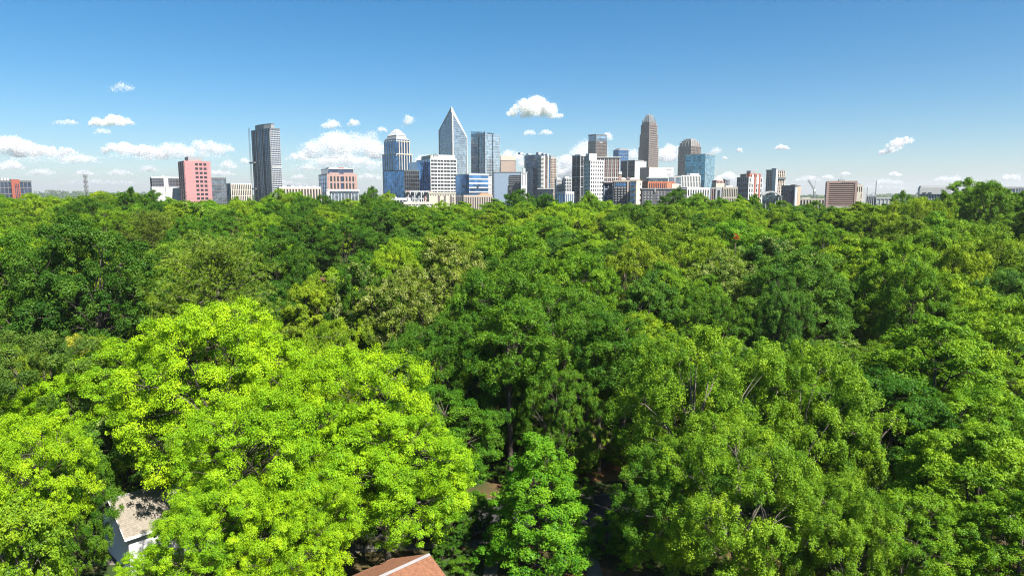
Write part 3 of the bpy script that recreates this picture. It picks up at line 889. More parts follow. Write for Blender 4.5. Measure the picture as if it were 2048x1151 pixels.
b = Bld('office_building', 'white gridded office slab with blue glass flank and rooftop lettering', 980, 835, 862, 913, 318, .42)
b.body(W_DARK)
b.box('glass_flank', G_DEEP, -.35, .05, .3, b.a, 0, b.h)
b.grid(W_DGREY, 'L', 1, 5, 5, .4, 0, .7, .3, part='flank_mullion')
b.grid(W_WHITE, 'F', 17, 4, 4, .9, 2.0, .9, .6, split=True); b.grid(W_WHITE, 'F', 1, 8, 8, .45, 0, .5, .3, part='pier')
b.box('lower_wing', G_DEEP, -b.b * .32, -.5, b.a * .35, b.a, 0, b.z(322))
b.roof(W_WHITE, .5, 1.0); b.box('penthouse', W_WHITE, b.fx(866), b.b * .97, 1.5, b.a * .7, b.h + 1, b.z(309)); b.box('penthouse_flank', W_BEIGE, b.b * .02, b.fx(866), 1.8, b.a * .7, b.h + 1, b.z(310))
fc = bpy.data.curves.new('roof_lettering', 'FONT'); fc.body = 'ally'; fc.size = 6.4; fc.extrude = .12
fo = bpy.data.objects.new('roof_lettering', fc); C.objects.link(fo)
dg = bpy.context.evaluated_depsgraph_get()
fm = bpy.data.meshes.new_from_object(fo.evaluated_get(dg)); bpy.data.objects.remove(fo)
fm.materials.clear(); fm.materials.append(W_DARK)
fo = link(bpy.data.objects.new('roof_lettering', fm), b.root); fo.location = (b.fx(867), 1.3, b.h + 3.6); fo.rotation_euler = (R(90), 0, 0)

# pointed glass tower
b = Bld('office_tower', 'pointed silver glass tower rising to a white-edged peak', 1650, 880, 905, 934, 213, .70)
zc, zL, zR = b.h, b.z(258), b.z(271)
MB().prism([(0, 0), (b.b, 0), (b.b, b.a), (0, b.a)], 0, 0, [zc - 3, zR, min(zL, zR) - 8, zL]).build('glazing', G_GREY, b.root)
mb = MB(); mb2 = MB()
nfl = 44
for i in range(1, nfl):
    zz = zc * i / nfl
    wR = b.b if zz < zR else b.b * (zc - zz) / (zc - zR)
    wL = b.a if zz < zL else b.a * (zc - zz) / (zc - zL)
    if wR > 2: mb.box(.8, wR - .6, -.3, .05, zz - .2, zz + .2)
    if wL > 2: mb2.box(-.3, .05, .8, wL - .6, zz - .2, zz + .2)
MB().slab([(.3, -.1, 0), (b.b - .1, -.1, 0), (b.b - .1, -.1, zR), (.3, -.1, zc - 4)], .08).build('front_skin', glass('silver_glass', (.30, .36, .42), .75), b.root)
mb.build('floor_line', W_LGREY, b.root, kind='stuff'); mb2.build('side_floor_line', W_GREY, b.root, kind='stuff')
MB().slab([(0, -.9, zc), (b.b + 1, -.9, zR), (b.b + 1, -.9, zR - 4.5), (0, -.9, zc - 13)][::-1], 1.6).build('white_gable_edge', W_WHITE, b.root)
MB().slab([(-.9, b.a + 1, zL), (-.9, 0, zc), (-.9, 0, zc - 6), (-.9, b.a + 1, zL - 2.5)][::-1], 1.2).build('white_side_edge', W_LGREY, b.root)
b.box('white_corner_fin', W_WHITE, .9, 3.4, -1.6, -.2, 0, zc - 14); b.box('dark_corner_slot', W_CHAR, -1.2, .7, -1.2, .5, 0, zc - 15)
b.box('white_edge_fin', W_WHITE, b.b - .6, b.b + 1.2, -1.4, .5, 0, zR); b.box('side_edge_fin', W_LGREY, -1.2, .4, b.a - .4, b.a + .8, 0, zL)
MB().prism([(-1, -1), (2.2, -1), (2.2, 1.6), (-1, 1.6)], zc - 14, 0, [zc + 1, zc - 5, zc - 6, zc - 2]).build('peak', W_WHITE, b.root)

# curved-top glass tower
b = Bld('office_tower', 'pale blue glass tower with slanting roof edge and rooftop letters', 1250, 943, 971, 1000, 265, .70)
zc = b.z(264); zL = b.z(259); zR = b.z(268)
MB().prism([(0, 0), (b.b, 0), (b.b, b.a), (0, b.a)], 0, 0, [zc, zR, b.z(266), zL]).build('glazing', G_PALE, b.root)
b.box('side_skin', G_GREY, -.25, -.02, .2, b.a, 0, b.z(266))
b.grid(W_LGREY, 'F', 30, 10, 10, .3, .5, .25, .2, z1=b.z(269)); b.grid(W_DGREY, 'L', 30, 8, 8, .25, .35, .4, .3, z1=b.z(266))
for q in (957.5, 970): b.box('dark_reveal', W_CHAR, -.9, .2, b.fy(q) - 1, b.fy(q) + .4, 0, b.z(262.5))
b.box('dark_reveal', G_NAVY, b.fx(985) - .5, b.fx(985) + .6, -.8, .1, 0, b.z(266.5))
for i, q in enumerate((976, 979, 982, 985.6)): b.box('roof_letter', W_DARK, b.fx(q), b.fx(q + 1.7), -.4, .1, b.z(267.6), b.z(264.8))

b = Bld('office_building', 'cream windowless-topped building with fine vertical ribs behind the pale glass tower', 1500, 1000, 1002, 1031, 312, .35)
b.body(W_BEIGE, 'wall'); b.grid(W_ROSE, 'F', 1, 14, 6, .7, 0, .5, .3, z1=b.z(321), part='rib'); b.box('top_wall', W_CREAM, -.8, b.b + .8, -.8, b.a, b.z(320.5), b.h + .5); b.box('painted_side_shade', W_BROWN, -1.1, -.85, 0, b.a, 0, b.h)  # brown sheet paints shade onto the side wall

b = Bld('office_building', 'blue and white striped office with glass flank at street level', 860, 911, 938, 977, 349, .5)
b.body(G_BLUE); b.grid(W_WHITE, 'F', 11, 6, 6, 0, 1.6, .5, .5, split=True); b.roof(W_WHITE, .3, .8)
b.box('glass_fascia', G_PALE, b.b * .05, b.b * .9, 1, 3, b.h + .8, b.z(346)); b.box('flank_window', W_DARK, -.12, .05, b.fy(929), b.fy(925), b.z(376), b.z(369)); b.box('flank_window', W_DARK, b.fx(953), b.fx(957), -.7, .05, b.z(376), b.z(371))
b.box('stair_shaft', W_WHITE, b.b * .97, b.b + 5, 0, 10, 0, b.z(352)); b.grid(W_GREY, 'F', 12, 3, 3, .3, .4, .2, .15, x0=b.b * .98, x1=b.b + 4.6, y0=0, z1=b.z(354), part='shaft_joint')

b = Bld('office_building', 'blue-grey panelled slab with inset dark windows', 780, 987, 989, 1043, 345, .2)
b.body(W_GREY, 'wall'); b.box('wall_panel', paint('slate_blue_panel', (.20, .26, .34), .5, .08, .05), -.3, b.b + .2, -.4, .05, 0, b.h)
b.box('window_band', G_BLACK, b.fx(1019), b.fx(1042), -.9, 0, b.z(369), b.z(350)); b.box('window_band', G_BLACK, b.fx(1016), b.fx(1042), -1.0, 0, b.z(390), b.z(371))
for q in (353, 357, 361, 365, 369.5, 374.5, 378): b.box('sill', W_GREY, b.fx(1017), b.fx(1042), -1.2, -.5, b.z(q + .5), b.z(q))
b.roof(W_DGREY, .6, .8); b.box('roof_vent', W_WHITE, b.b * .05, b.b * .14, 2, 5, b.h - 4, b.h + 1.6); b.box('mast', W_GREY, b.b * .08, b.b * .1, 2, 2.4, b.h, b.z(337))
b = Bld('lift_tower', 'slender white pylon with slots beside the blue-grey slab', 770, 1041, 1042.5, 1054, 345, .2, cat='tower')
b.body(W_WHITE, 'wall'); b.box('cross_head', W_LGREY, b.b * .3, b.b * .7, -.4, b.a * .6, b.h - 1, b.z(336)); b.box('wing', W_GREY, -b.b * .05, b.b * 1.1, -.3, 2, b.z(346), b.z(343.5))
for q in (1044.5, 1050): b.box('slot', W_GREY, b.fx(q), b.fx(q + 1.6), -.3, .05, b.z(369), b.z(347.5)); b.box('slot', W_GREY, b.fx(q), b.fx(q + 1.6), -.3, .05, b.z(392), b.z(376))
# rounded hotel tower
b = Bld('hotel_tower', 'rounded dark glass hotel with white ribbed centre and spiky roofline', 1150, 1043, 1075, 1104, 309, .6)
def arc(cx, cy, r0, r1, a0, a1, n=14): return [(cx + r0 * math.cos(a0 + (a1 - a0) * i / n), cy + r1 * math.sin(a0 + (a1 - a0) * i / n)) for i in range(n + 1)]
cx, cy_ = b.b * .5, b.a * .5
ring = arc(cx, cy_, b.b * .60, b.a * .60, -math.pi, math.pi - .45, 13)
MB().prism(ring, 0, b.h).build('glazing', G_NAVY, b.root)
nr = len(ring)
for i in range(24):
    zz = b.h * (i + 1) / 25
    MB().prism([(cx + (p[0] - cx) * 1.006, cy_ + (p[1] - cy_) * 1.006) for p in ring], zz - .3, zz + .3).build('floor_line', W_GREY, b.root)
b.box('blue_strip', G_DEEP, b.fx(1092) , b.fx(1099), -b.a * .02, 2, 0, b.z(320))
b.box('white_spine', W_WHITE, b.fx(1082), b.fx(1084.5), -b.a * .16, 3, 0, b.z(311)); b.box('white_spine', W_WHITE, b.fx(1091), b.fx(1093.5), -b.a * .10, 3, 0, b.z(307)); b.box('bronze_panel', G_BRONZE, b.fx(1084.5), b.fx(1091), -b.a * .12, 3, 0, b.z(312))
for i in range(26):
    zz = b.z(380) + (b.z(314) - b.z(380)) * i / 25
    b.box('balcony', W_WHITE, b.fx(1076), b.fx(1082), -b.a * .17, 2, zz, zz + .9)
for q, t in ((1050, 305.5), (1055, 308), (1066, 307), (1086, 303.5), (1096, 305)):
    b.box('roof_screen', W_LGREY, b.fx(q) - 3, b.fx(q) + 3, b.a * .2, b.a * .35, b.h - .2, b.z(t))
b = office('apartment_building', 'narrow brown and grey tower hugging the rounded hotel', 1230, 1098, 1101, 1112, 317, .5, G_BRONZE, W_BEIGE, 22, 4, 3, .7, 1.0)
b.house(W_GREY, .1, .8, .2, .8, 5)
b = office('office_building', 'low glass lobby with curved canopy at the hotel foot', 800, 1076, 1078, 1106, 379, .3, G_NAVY, W_GREY, 2, 5, 3, .4, .6)
b.box('canopy', W_WHITE, -2, b.b + 2, -4, b.a * .6, b.h + .8, b.h + 1.6)

for (xl, xc, xr, yt, lab) in ((1110, 1113, 1124, 359, 'pale grey apartment block next to the hotel, lower of two'), (1122, 1129, 1146, 357, 'pale blue-grey gridded apartment block before the punched-window tower')):
    b = office('apartment_building', lab, 1050, xl, xc, xr, yt, .5, G_GREY, W_LGREY, 12, 5, 3, 1.0, 1.1); b.house(W_LGREY, .1, .6, .2, .7, 3)
b = office('house_block', 'small white block with blue ribbon windows at the treetops', 600, 1112, 1131, 1147, 386, .7, G_BLUE, W_WHITE, 4, 4, 4, 1.0, 1.3)

# white punched tower group
b = office('apartment_tower', 'dark glass apartment tower with thin white frame', 1010, 1144, 1160, 1172, 311.5, .7, G_BLACK, W_LGREY, 6, 2, 2, .8, .9, .5, .4); b.grid(W_DGREY, 'FL', 24, 4, 4, .3, .5, .25, .2, part='window_frame'); b.house(W_WHITE, .1, .9, .1, .8, b.z(308) - b.h); b.roof(W_LGREY, 1.0, .8)
b = Bld('apartment_tower', 'white tower with punched square windows and blank white penthouse', 940, 1167, 1180, 1206, 321, .5)
b.body(W_DARK, 'core'); b.grid(W_WHITE, 'FLR', 15, 6, 5, 2.2, 2.6, .5, .45); b.roof(W_WHITE, .6, 1.0); b.box('penthouse', W_WHITE, b.fx(1178), b.fx(1193), .5, b.a * .6, b.h, b.z(307)); b.house(W_GREY, -.1, .2, .3, .8, 6)
b = Bld('apartment_tower', 'white and rose tower with tall vertical window strips and flat overhanging roof', 1000, 1190, 1192, 1238, 315, .28)
b.body(W_DARK, 'core'); b.grid(W_ROSE, 'FR', 16, 12, 6, 1.1, .6, .5, .3); b.grid(W_WHITE, 'F', 3, 6, 3, 1.0, 1.6, .8, .7, part='white_frame'); b.roof(W_WHITE, 1.8, .9)

b = Bld('office_tower', 'brown granite tower with arched glass top', 1900, 1175, 1190, 1212, 270, .6)
b.body(G_BRONZE, h=b.z(282)); b.grid(W_BROWN, 'F', 20, 8, 8, .8, 1.8, .4, .3, z1=b.z(282)); b.grid(W_DGREY, 'L', 20, 8, 8, .8, 1.5, .4, .3, z1=b.z(282))
pf = [(-.02, 282)] + [(t, 282 - 15 * math.sin(min(t * 2.6, 1.5708))) for t in (.1, .3, .6)]
b.box('glass_vault', G_GREY, .2, b.b - .2, .2, b.a - .2, b.z(282), b.z(271)); b.box('vault_cap', W_DGREY, -.4, b.b + .4, -.4, b.a + .4, b.z(271), b.z(268)); b.box('painted_vault_glint', G_PALE, .3, b.b - .3, -.1, .25, b.z(276), b.z(271)); b.box('dark_pilaster', W_DGREY, -.9, 1.2, -.9, 1.2, 0, b.z(268)); b.box('sign', W_LGREY, b.b * .3, b.b * .62, -.8, -.1, b.z(285), b.z(283.6))  # pale strip under the cap is a glint put in as glass

b = Bld('office_tower', 'small blue glass tower with curved roof behind the dark twin blocks', 1500, 1225, 1236, 1255, 300, .5)
ring = [(0, 0)] + [(b.b, 0), (b.b, b.a), (0, b.a)]
b.body(G_DEEP); b.grid(W_GREY, 'FL', 18, 5, 4, .3, .5, .2, .2); MB().frustum([(0, 0), (b.b, 0), (b.b, b.a), (0, b.a)], [(b.b * .2, b.a * .1), (b.b * .9, b.a * .1), (b.b * .9, b.a * .9), (b.b * .2, b.a * .9)], b.h, b.z(296.5)).build('curved_roof', W_DGREY, b.root)
b = office('office_building', 'dark granite twin block with pale glass flank', 1250, 1241, 1268, 1291, 322, .75, G_BLACK, W_DGREY, 14, 8, 8, .5, .8, faces='L'); b.box('pale_face', W_LGREY, .2, b.b, -.35, .02, 0, b.h); b.box('white_joint', W_WHITE, -1.0, .1, b.fy(1255), b.fy(1253.8), 0, b.h); b.house(W_WHITE, .1, .9, .1, .6, b.z(319.5) - b.h)

# tower with the spired crown
b = Bld('office_tower', 'tallest brown stone tower stepping up to a crown of silver spires', 1950, 1275, 1295, 1314, 294, .74)
tiers = [(0., 294, 420), (.045, 268, 294), (.09, 249, 268), (.14, 244, 249)]
for j, (f, zt, zb) in enumerate(tiers):
    x0, x1, y0, y1 = b.b * f, b.b * (1 - f), b.a * f, b.a * (1 - f)
    z0, z1 = (0 if j == 0 else b.z(zb)), b.z(zt)
    b.box('tier', G_BRONZE, x0, x1, y0, y1, z0, z1)
    n = max(2, int((z1 - z0) / 5.5))
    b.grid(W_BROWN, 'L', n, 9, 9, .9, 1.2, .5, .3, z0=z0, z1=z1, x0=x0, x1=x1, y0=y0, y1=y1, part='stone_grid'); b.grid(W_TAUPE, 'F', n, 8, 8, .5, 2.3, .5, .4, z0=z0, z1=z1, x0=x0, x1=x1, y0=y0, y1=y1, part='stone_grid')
    b.box('corner_pier', W_BROWN, x0 - .8, x0 + b.b * .07, y0 - .8, y0 + b.a * .10, z0, z1 + 1)
    b.box('corner_pier', W_TAUPE, x1 - b.b * .05, x1 + .7, y0 - .7, y0 + 2, z0, z1 + 1)
for j, (f, zt, zb) in enumerate([(.17, 239, 245), (.24, 234, 240), (.31, 230, 236), (.38, 227.5, 232)]):
    n = 7 - j
    b.box('crown_core', W_CHAR, b.b * (f + .07), b.b * (.93 - f), b.a * (f + .07), b.a * (.93 - f), b.z(246), b.z(zt + 3.5))
    for k in range(n + 1):
        u = f + (1 - 2 * f) * k / n
        for (x, y) in {(b.b * u, b.a * f), (b.b * f, b.a * u), (b.b * u, b.a * (1 - f)), (b.b * (1 - f), b.a * u)}:
            b.box('spire', W_LGREY, x - .6, x + .6, y - .6, y + .6, b.z(246), b.z(zt - (1.6 if k % 2 == 0 else 0)))
MB().tube([(b.b / 2, b.a / 2, b.z(232)), (b.b / 2, b.a / 2, b.z(225))], [1.2, .3], 6).build('mast', W_STEEL, b.root)

b = office('office_building', 'long cream-white building with blank upper wall', 1000, 1279, 1297, 1345, 336, .5, W_CREAM, W_CREAM, 2, 2, 2, 0, 0); b.box('wall', W_WHITE, 0, b.b, -.4, .05, 0, b.h); b.box('side_wall', W_BEIGE, -.4, .05, 0, b.a, 0, b.h)
b.grid(W_GREY, 'F', 4, 8, 2, .9, 0, .5, .3, x0=b.fx(1332), x1=b.fx(1341), z0=b.z(355), z1=b.z(345), part='window'); b.box('sign', W_GREY, b.fx(1331), b.fx(1341), -.6, -.35, b.z(340), b.z(337.5))
b = office('apartment_building', 'white and grey terrace building with ribbon windows above the brick row', 860, 1293, 1297, 1362, 354, .4, G_GREY, W_WHITE, 6, 5, 3, 1.2, 1.6, split=False); b.box('roof_deck', W_LGREY, -3, b.b * .6, -2, b.a * .5, b.z(356.5), b.z(355))

# stepped stone tower and teal block
b = Bld('office_tower', 'broad stone tower with stepped gabled crown behind the teal block', 1700, 1354, 1379, 1398, 292, .75)
b.body(G_BRONZE); b.grid(W_GREY, 'L', 22, 8, 8, 1.2, .6, .5, .3); b.grid(W_TAUPE, 'F', 22, 7, 7, 1.3, 1.0, .5, .3)
for f, t0, t1 in ((.05, 292, 285), (.13, 285, 281), (.22, 281, 278.5), (.32, 278.5, 276.5)):
    b.box('crown_tier', W_TAUPE, b.b * f, b.b * (1 - f), b.a * f, b.a * (1 - f), b.z(t0), b.z(t1))
    b.grid(W_LGREY, 'F', 1, 4, 4, 1.6, 0, 1.0, .3, z0=b.z(t0), z1=b.z(t1 - 1), x0=b.b * f, x1=b.b * (1 - f), y0=b.a * f, y1=b.a * (1 - f), part='crown_fin'); b.grid(W_GREY, 'L', 1, 4, 4, 1.6, 0, 1.0, .3, z0=b.z(t0), z1=b.z(t1 - 1), x0=b.b * f, x1=b.b * (1 - f), y0=b.a * f, y1=b.a * (1 - f), part='crown_fin')
b = Bld('office_building', 'teal mirror-glass block with paler turned face', 1200, 1368, 1408, 1427, 308, .92)
b.body(G_TEAL); b.grid(G_PALE, 'F', 20, 6, 6, .2, .35, .15, .1, part='mullion'); b.grid(G_NAVY, 'L', 20, 10, 10, .2, .3, .15, .1, part='mullion'); b.box('pale_face', glass('pale_teal_glass', (.28, .45, .55), .75), .2, b.b - .1, -.1, .02, 0, b.h)
b.roof(W_TAN, .2, .5)
b = office('hotel_building', 'white hotel with close vertical strips below the teal block', 950, 1350, 1362, 1399, 352, .4, W_DARK, W_WHITE, 8, 12, 5, 1.4, .4, .5, .2); b.house(W_WHITE, .5, .98, .1, .7, 4); MB().tube([(b.b * .96, 2, b.h), (b.b * .96, 2, b.h + 9)], .2, 5).build('mast', W_STEEL, b.root)

# mid-ground apartments
b = office('apartment_building', 'blue glass corner block beside the balconied tan apartments', 700, 1206, 1208, 1224, 365, .15, G_DEEP, W_LGREY, 7, 2, 2, .5, .6); b.box('white_fin', W_WHITE, b.b, b.b + 1.5, -1.5, 3, 0, b.z(364)); b.roof(W_BROWN, 2.5, .6)
b = Bld('apartment_building', 'grey and tan apartment block with balconies and glass top floor', 680, 1226, 1228, 1262, 363, .1)
b.body(W_DARK, 'core'); b.grid(W_CHAR, 'FL', 8, 8, 4, 1.5, 1.4, .5, .4); b.box('top_glazing', G_DEEP, b.fx(1230), b.fx(1252), -.6, 0, b.z(372), b.z(366)); b.roof(W_BEIGE, .8, 1.0)
for q in (1254, 1259.5): b.box('pier', W_BEIGE, b.fx(q), b.fx(q + 2.4), -1.2, .2, 0, b.h)
for r_ in range(6):
    for c_ in range(4):
        b.box('balcony', W_GREY, b.fx(1230 + c_ * 6), b.fx(1233.5 + c_ * 6), -1.5, .1, b.z(402 - r_ * 5), b.z(402 - r_ * 5) + 1)
b = Bld('apartment_building', 'cream sunlit apartment tower with blue balconies on its flank', 660, 1260, 1272, 1283, 363, .85)
b.body(W_CREAM, 'wall'); b.box('lit_wall', paint('painted_sunlit_stucco', (.72, .60, .42), .8, .06, .05), .2, b.b, -.3, .02, 0, b.h)  # front wall coloured paler and yellower than the rest to look sunlit
for i in range(9): b.box('balcony', G_DEEP, -1.4, -.1, b.a * .15, b.a * .85, b.h * (i + .3) / 9, b.h * (i + .72) / 9); 
for i in range(9): b.box('window', W_DARK, b.b * .6, b.b * .75, -.4, -.25, b.h * (i + .3) / 9, b.h * (i + .72) / 9)
b.roof(W_CREAM, .4, .8)
b = Bld('apartment_building', 'long gabled apartment roofline with cream barrel roofs', 800, 1236, 1240, 1280, 358, .2)
b.body(W_BEIGE, 'wall')
for k, (q0, q1) in enumerate(((1240, 1253), (1259, 1279))):
    MB().frustum([(b.fx(q0), 0), (b.fx(q1), 0), (b.fx(q1), b.a), (b.fx(q0), b.a)], [(b.fx(q0) + 2, b.a * .4), (b.fx(q1) - 2, b.a * .4), (b.fx(q1) - 2, b.a * .6), (b.fx(q0) + 2, b.a * .6)], b.h, b.z(355)).build('roof', W_CREAM, b.root)
MB().prism([(b.fx(1253), -.5), (b.fx(1259), -.5), (b.fx(1259), 6), (b.fx(1253), 6)], 0, 0, [b.h + 1, b.h + 1, b.z(354), b.z(354)]).build('gable', W_BROWN, b.root)
MB().box(b.fx(1237), b.fx(1242.5), 0, 5, 0, b.z(346)).build('stair_tower', W_ROSE, b.root); b.box('stair_cap', W_WHITE, b.fx(1236.5), b.fx(1243), -.5, 5.5, b.z(349), b.z(343))

b = office('apartment_building', 'dark red brick row with orange brick end bay', 720, 1284, 1296, 1348, 365, .3, W_DARK, W_BRICK, 3, 12, 4, 1.8, 1.9); b.box('end_bay', W_ORANGE, b.fx(1332), b.fx(1342), -.9, 5, 0, b.h + .3); b.box('end_bay', W_ORANGE, -.9, b.fx(1296.5), -.9, b.a, 0, b.h + .3); b.box('cream_bay', W_CREAM, b.fx(1343), b.fx(1356), -.8, 6, 0, b.z(367))
b = Bld('apartment_building', 'slate-grey apartment block with white-framed windows over the treetops', 600, 1281, 1284, 1372, 378, .18)
b.body(W_CHAR, 'wall'); b.roof(W_GREY, .6, .7); b.box('parapet_band', W_GREY, -.2, b.b, -.3, .05, b.z(379.6), b.h)
for r_ in range(4):
    for c_ in range(13):
        q = 1289 + c_ * 6.4
        if c_ in (3, 7, 11): continue
        o = b.box('window', W_WHITE, b.fx(q), b.fx(q + 2.6), -.35, .02, b.z(385.5 + r_ * 5.4), b.z(382.4 + r_ * 5.4))
        m2 = MB().box(b.fx(q) + .25, b.fx(q + 2.6) - .25, -.42, -.34, b.z(385.5 + r_ * 5.4) + .3, b.z(382.4 + r_ * 5.4) - .3).build('pane', W_DARK, o)
b.box('white_fin', W_WHITE, b.fx(1309), b.fx(1310.5), -.9, .1, b.z(384), b.z(375.5))

b = office('apartment_building', 'cream low-rise apartments with rows of small windows by the dark trees', 640, 1362, 1374, 1418, 377, .35, W_DARK, W_WHITE, 5, 9, 3, 2.0, 2.1)
b = Bld('office_building', 'small stone tower with pale pyramid roof', 1100, 1424, 1432, 1446, 361, .55)
b.body(W_DARK, 'core'); b.grid(W_ROSE, 'FL', 7, 5, 4, 1.4, 1.8, .5, .4); b.box('shoulder', W_BEIGE, -2, b.b * 1.1, -1, b.a, 0, b.z(366)); MB().frustum([(0, 0), (b.b, 0), (b.b, b.a), (0, b.a)], [(b.b * .48, b.a * .48), (b.b * .52, b.a * .48), (b.b * .52, b.a * .52), (b.b * .48, b.a * .52)], b.h, b.z(350)).build('pyramid_roof', W_WHITE, b.root)
b = office('office_building', 'grey narrow twin shafts behind the pyramid roof', 1250, 1444, 1450, 1458, 359.5, .5, G_NAVY, W_GREY, 10, 3, 3, .9, .8)
b = office('office_building', 'rose stone block with rounded portal next to the pyramid roof', 800, 1420, 1423, 1445, 377, .2, W_DARK, W_ROSE, 3, 6, 3, 1.8, 1.5); b.box('portal', W_LGREY, b.fx(1431), b.fx(1443), -1, 3, 0, b.z(375)); b.box('portal_door', W_DARK, b.fx(1435), b.fx(1439.5), -1.2, -.9, 0, b.z(380)); b.roof(W_WHITE, .5, .8)
b = office('apartment_building', 'cream terraces with flat white roofs beside the red and white tower', 760, 1443, 1446, 1474, 376, .3, W_DARK, W_CREAM, 4, 8, 3, 1.8, 1.7); b.house(W_WHITE, .2, .7, .2, .6, 3.0)

b = Bld('apartment_tower', 'white and red brick tower with grey flank and stepped top', 800, 1473, 1496, 1523, 355, .62)
b.body(W_DARK, 'core'); b.grid(W_GREY, 'L', 9, 8, 6, .8, 1.7, .5, .4); b.grid(W_WHITE, 'F', 9, 6, 6, 2.0, 1.7, .5, .4)
b.box('raised_core', W_BRICK, b.b * .1, b.b * .78, b.a * .05, b.a * .5, b.h, b.z(347)); b.box('lift_house', W_GREY, b.b * .2, b.b * .6, b.a * .1, b.a * .45, b.z(347), b.z(341)); b.box('raised_wing', W_CHAR, b.b * .05, b.b * .35, b.a * .3, b.a * .8, b.h, b.z(347.5))
for q in (1506.5, 1515.5): b.box('red_strip', W_RUST, b.fx(q), b.fx(q + 3), -.8, .1, 0, b.z(347))
for q in (1501, 1511): b.box('white_bay', W_WHITE, b.fx(q), b.fx(q + 4), -.9, .1, b.h - 8, b.z(349)); 
b.roof(W_LGREY, .3, .6)
b = Bld('apartment_tower', 'ribbed cream and grey tower with pale central shaft', 850, 1531, 1549, 1567, 341, .7)
b.body(W_DARK, 'core'); b.grid(W_BEIGE, 'FL', 16, 5, 5, 1.9, .5, .6, .3); b.box('central_shaft', W_WHITE, -1.4, 3.2, -1.4, 3.2, 0, b.z(340)); b.box('shaft_head', W_GREY, -1, 5, -1, 5, b.z(341), b.z(336.5)); b.roof(W_GREY, .7, 1.2); b.box('hanging_platform', W_DGREY, b.b * .15, b.b * 1.0, -2, 0, b.z(358), b.z(354))

b = Bld('arena', 'low white hall with curved roof edge and glass front', 640, 1524, 1526, 1564, 391, .2)
b.body(G_GREY); b.grid(W_LGREY, 'F', 2, 6, 3, .5, .4, .3, .2)
n = 12
mb = MB()
for i in range(n):
    u0, u1 = i / n, (i + 1) / n
    z0, z1 = [b.h + 4.2 * math.sin(math.pi * u) ** .8 for u in (u0 * .9 + .05, u1 * .9 + .05)]
    mb.slab([(b.b * u0 - 1, -4, z0), (b.b * u1 - 1, -4, z1), (b.b * u1 - 1, b.a, z1), (b.b * u0 - 1, b.a, z0)], 1.4)
mb.build('curved_roof', W_WHITE, b.root)
b.box('roof_step', W_LGREY, -1, b.b * .5, 4, b.a * .7, b.h + 2, b.z(384.5))
b = office('apartment_building', 'purple-black apartment block with brick end wall', 680, 1563, 1589, 1599, 373, .85, G_NAVY, W_CHAR, 8, 4, 7, 1.3, .7); b.box('brick_end', W_TAN, b.b * .5, b.b + .5, -.7, .1, 0, b.h + .4); b.box('pale_bay', W_LGREY, -.7, b.b * .4, -.9, .1, 0, b.z(374)); b.house(W_CHAR, .2, .6, .1, .4, 2)

# crane
x, z = at(1628, 395, 1000); gz = float(ground_z(x, 1000))
cr = empty('tower_crane', (x, 1000, gz)); tag(cr, 'thin construction crane with raised jib above the distant trees', 'crane')
zt = at(1628, 380, 1000)[1] - gz
def lattice(p0, p1, w, n, name, mat, parent):
    mb = MB(); p0 = np.array(p0, float); p1 = np.array(p1, float); t = unit(p1 - p0)
    a_ = np.cross(t, (0., 1., 0.)); a_ /= np.linalg.norm(a_); c_ = np.cross(t, a_)
    cs = [(a_ * i + c_ * j) * w / 2 for i, j in ((-1, -1), (1, -1), (1, 1), (-1, 1))]
    for c0 in cs: mb.tube([p0 + c0, p1 + c0], w * .14, 4)
    for i in range(n):
        q0 = p0 + (p1 - p0) * i / n; q1 = p0 + (p1 - p0) * (i + 1) / n
        for j in range(4): mb.tube([q0 + cs[j], q1 + cs[(j + 1) % 4]], w * .08, 3)
    return mb.build(name, mat, parent)
lattice((0, 0, 0), (0, 0, zt), 2.2, 20, 'mast', W_GREY, cr)
jx, jz = at(1616.5, 360, 1000)
lattice((0, 0, zt), (jx - x, 0, jz - gz), 1.6, 16, 'jib', W_GREY, cr)
sx, sz_ = at(1631, 360, 1000)
MB().tube([(0, 0, zt), (sx - x, 0, sz_ - gz)], .3, 5).build('stay_mast', W_GREY, cr)
MB().box(-1.6, 1.8, -1.5, 1.5, zt - 2, zt + 1.4).build('cab', W_WHITE, cr)

# banded hotel
b = Bld('hotel_building', 'brown hotel with horizontal window bands and blank top band', 560, 1652, 1655, 1711, 362, -.40)
b.body(W_DARK, 'core')
zb, zt = b.z(411), b.z(366.5)
nbnd = 11
for i in range(nbnd):
    zz = zb + (zt - zb) * i / nbnd
    b.box('floor_band', W_BAND, -.6, b.b + .6, -.7, b.a, zz, zz + (zt - zb) / nbnd * .52)
b.box('top_band', W_BAND, -.7, b.b + .7, -.8, b.a, zt, b.h); b.box('edge_pier', W_BAND, -.9, .8, -.95, b.a, 0, b.h - .2); b.box('edge_pier', W_BAND, b.b - .8, b.b + .9, -.95, 2, 0, b.h - .2); b.box('base', W_CREAM, -.5, b.b + .5, -.6, b.a, 0, zb)
for i, q in enumerate((1683, 1687, 1691, 1695, 1699, 1703)): b.box('sign_letter', W_BROWN, b.fx(q), b.fx(q + 1.6), -1.0, -.75, b.z(366), b.z(364.5))
b.house(W_WHITE, .4, .62, .3, .7, 1.6)
for q in (.47, .53): MB().tube([(b.b * q, b.a * .5, b.h), (b.b * q, b.a * .5, b.h + 3.6)], .15, 4).build('mast', W_STEEL, b.root)
b = office('office_building', 'cream and grey stepped building peeping past the banded hotel', 640, 1710, 1712, 1724, 372, -.2, W_DARK, W_CREAM, 7, 3, 3, 1.6, 1.5); b.house(W_GREY, .1, .7, .1, .6, b.z(367) - b.h); b.box('low_wing', W_CREAM, -1, b.b * .6, -4, 0, 0, b.z(385)); b.box('side_wing', W_LGREY, b.b, b.b + 3.5, 0, 6, 0, b.z(376))
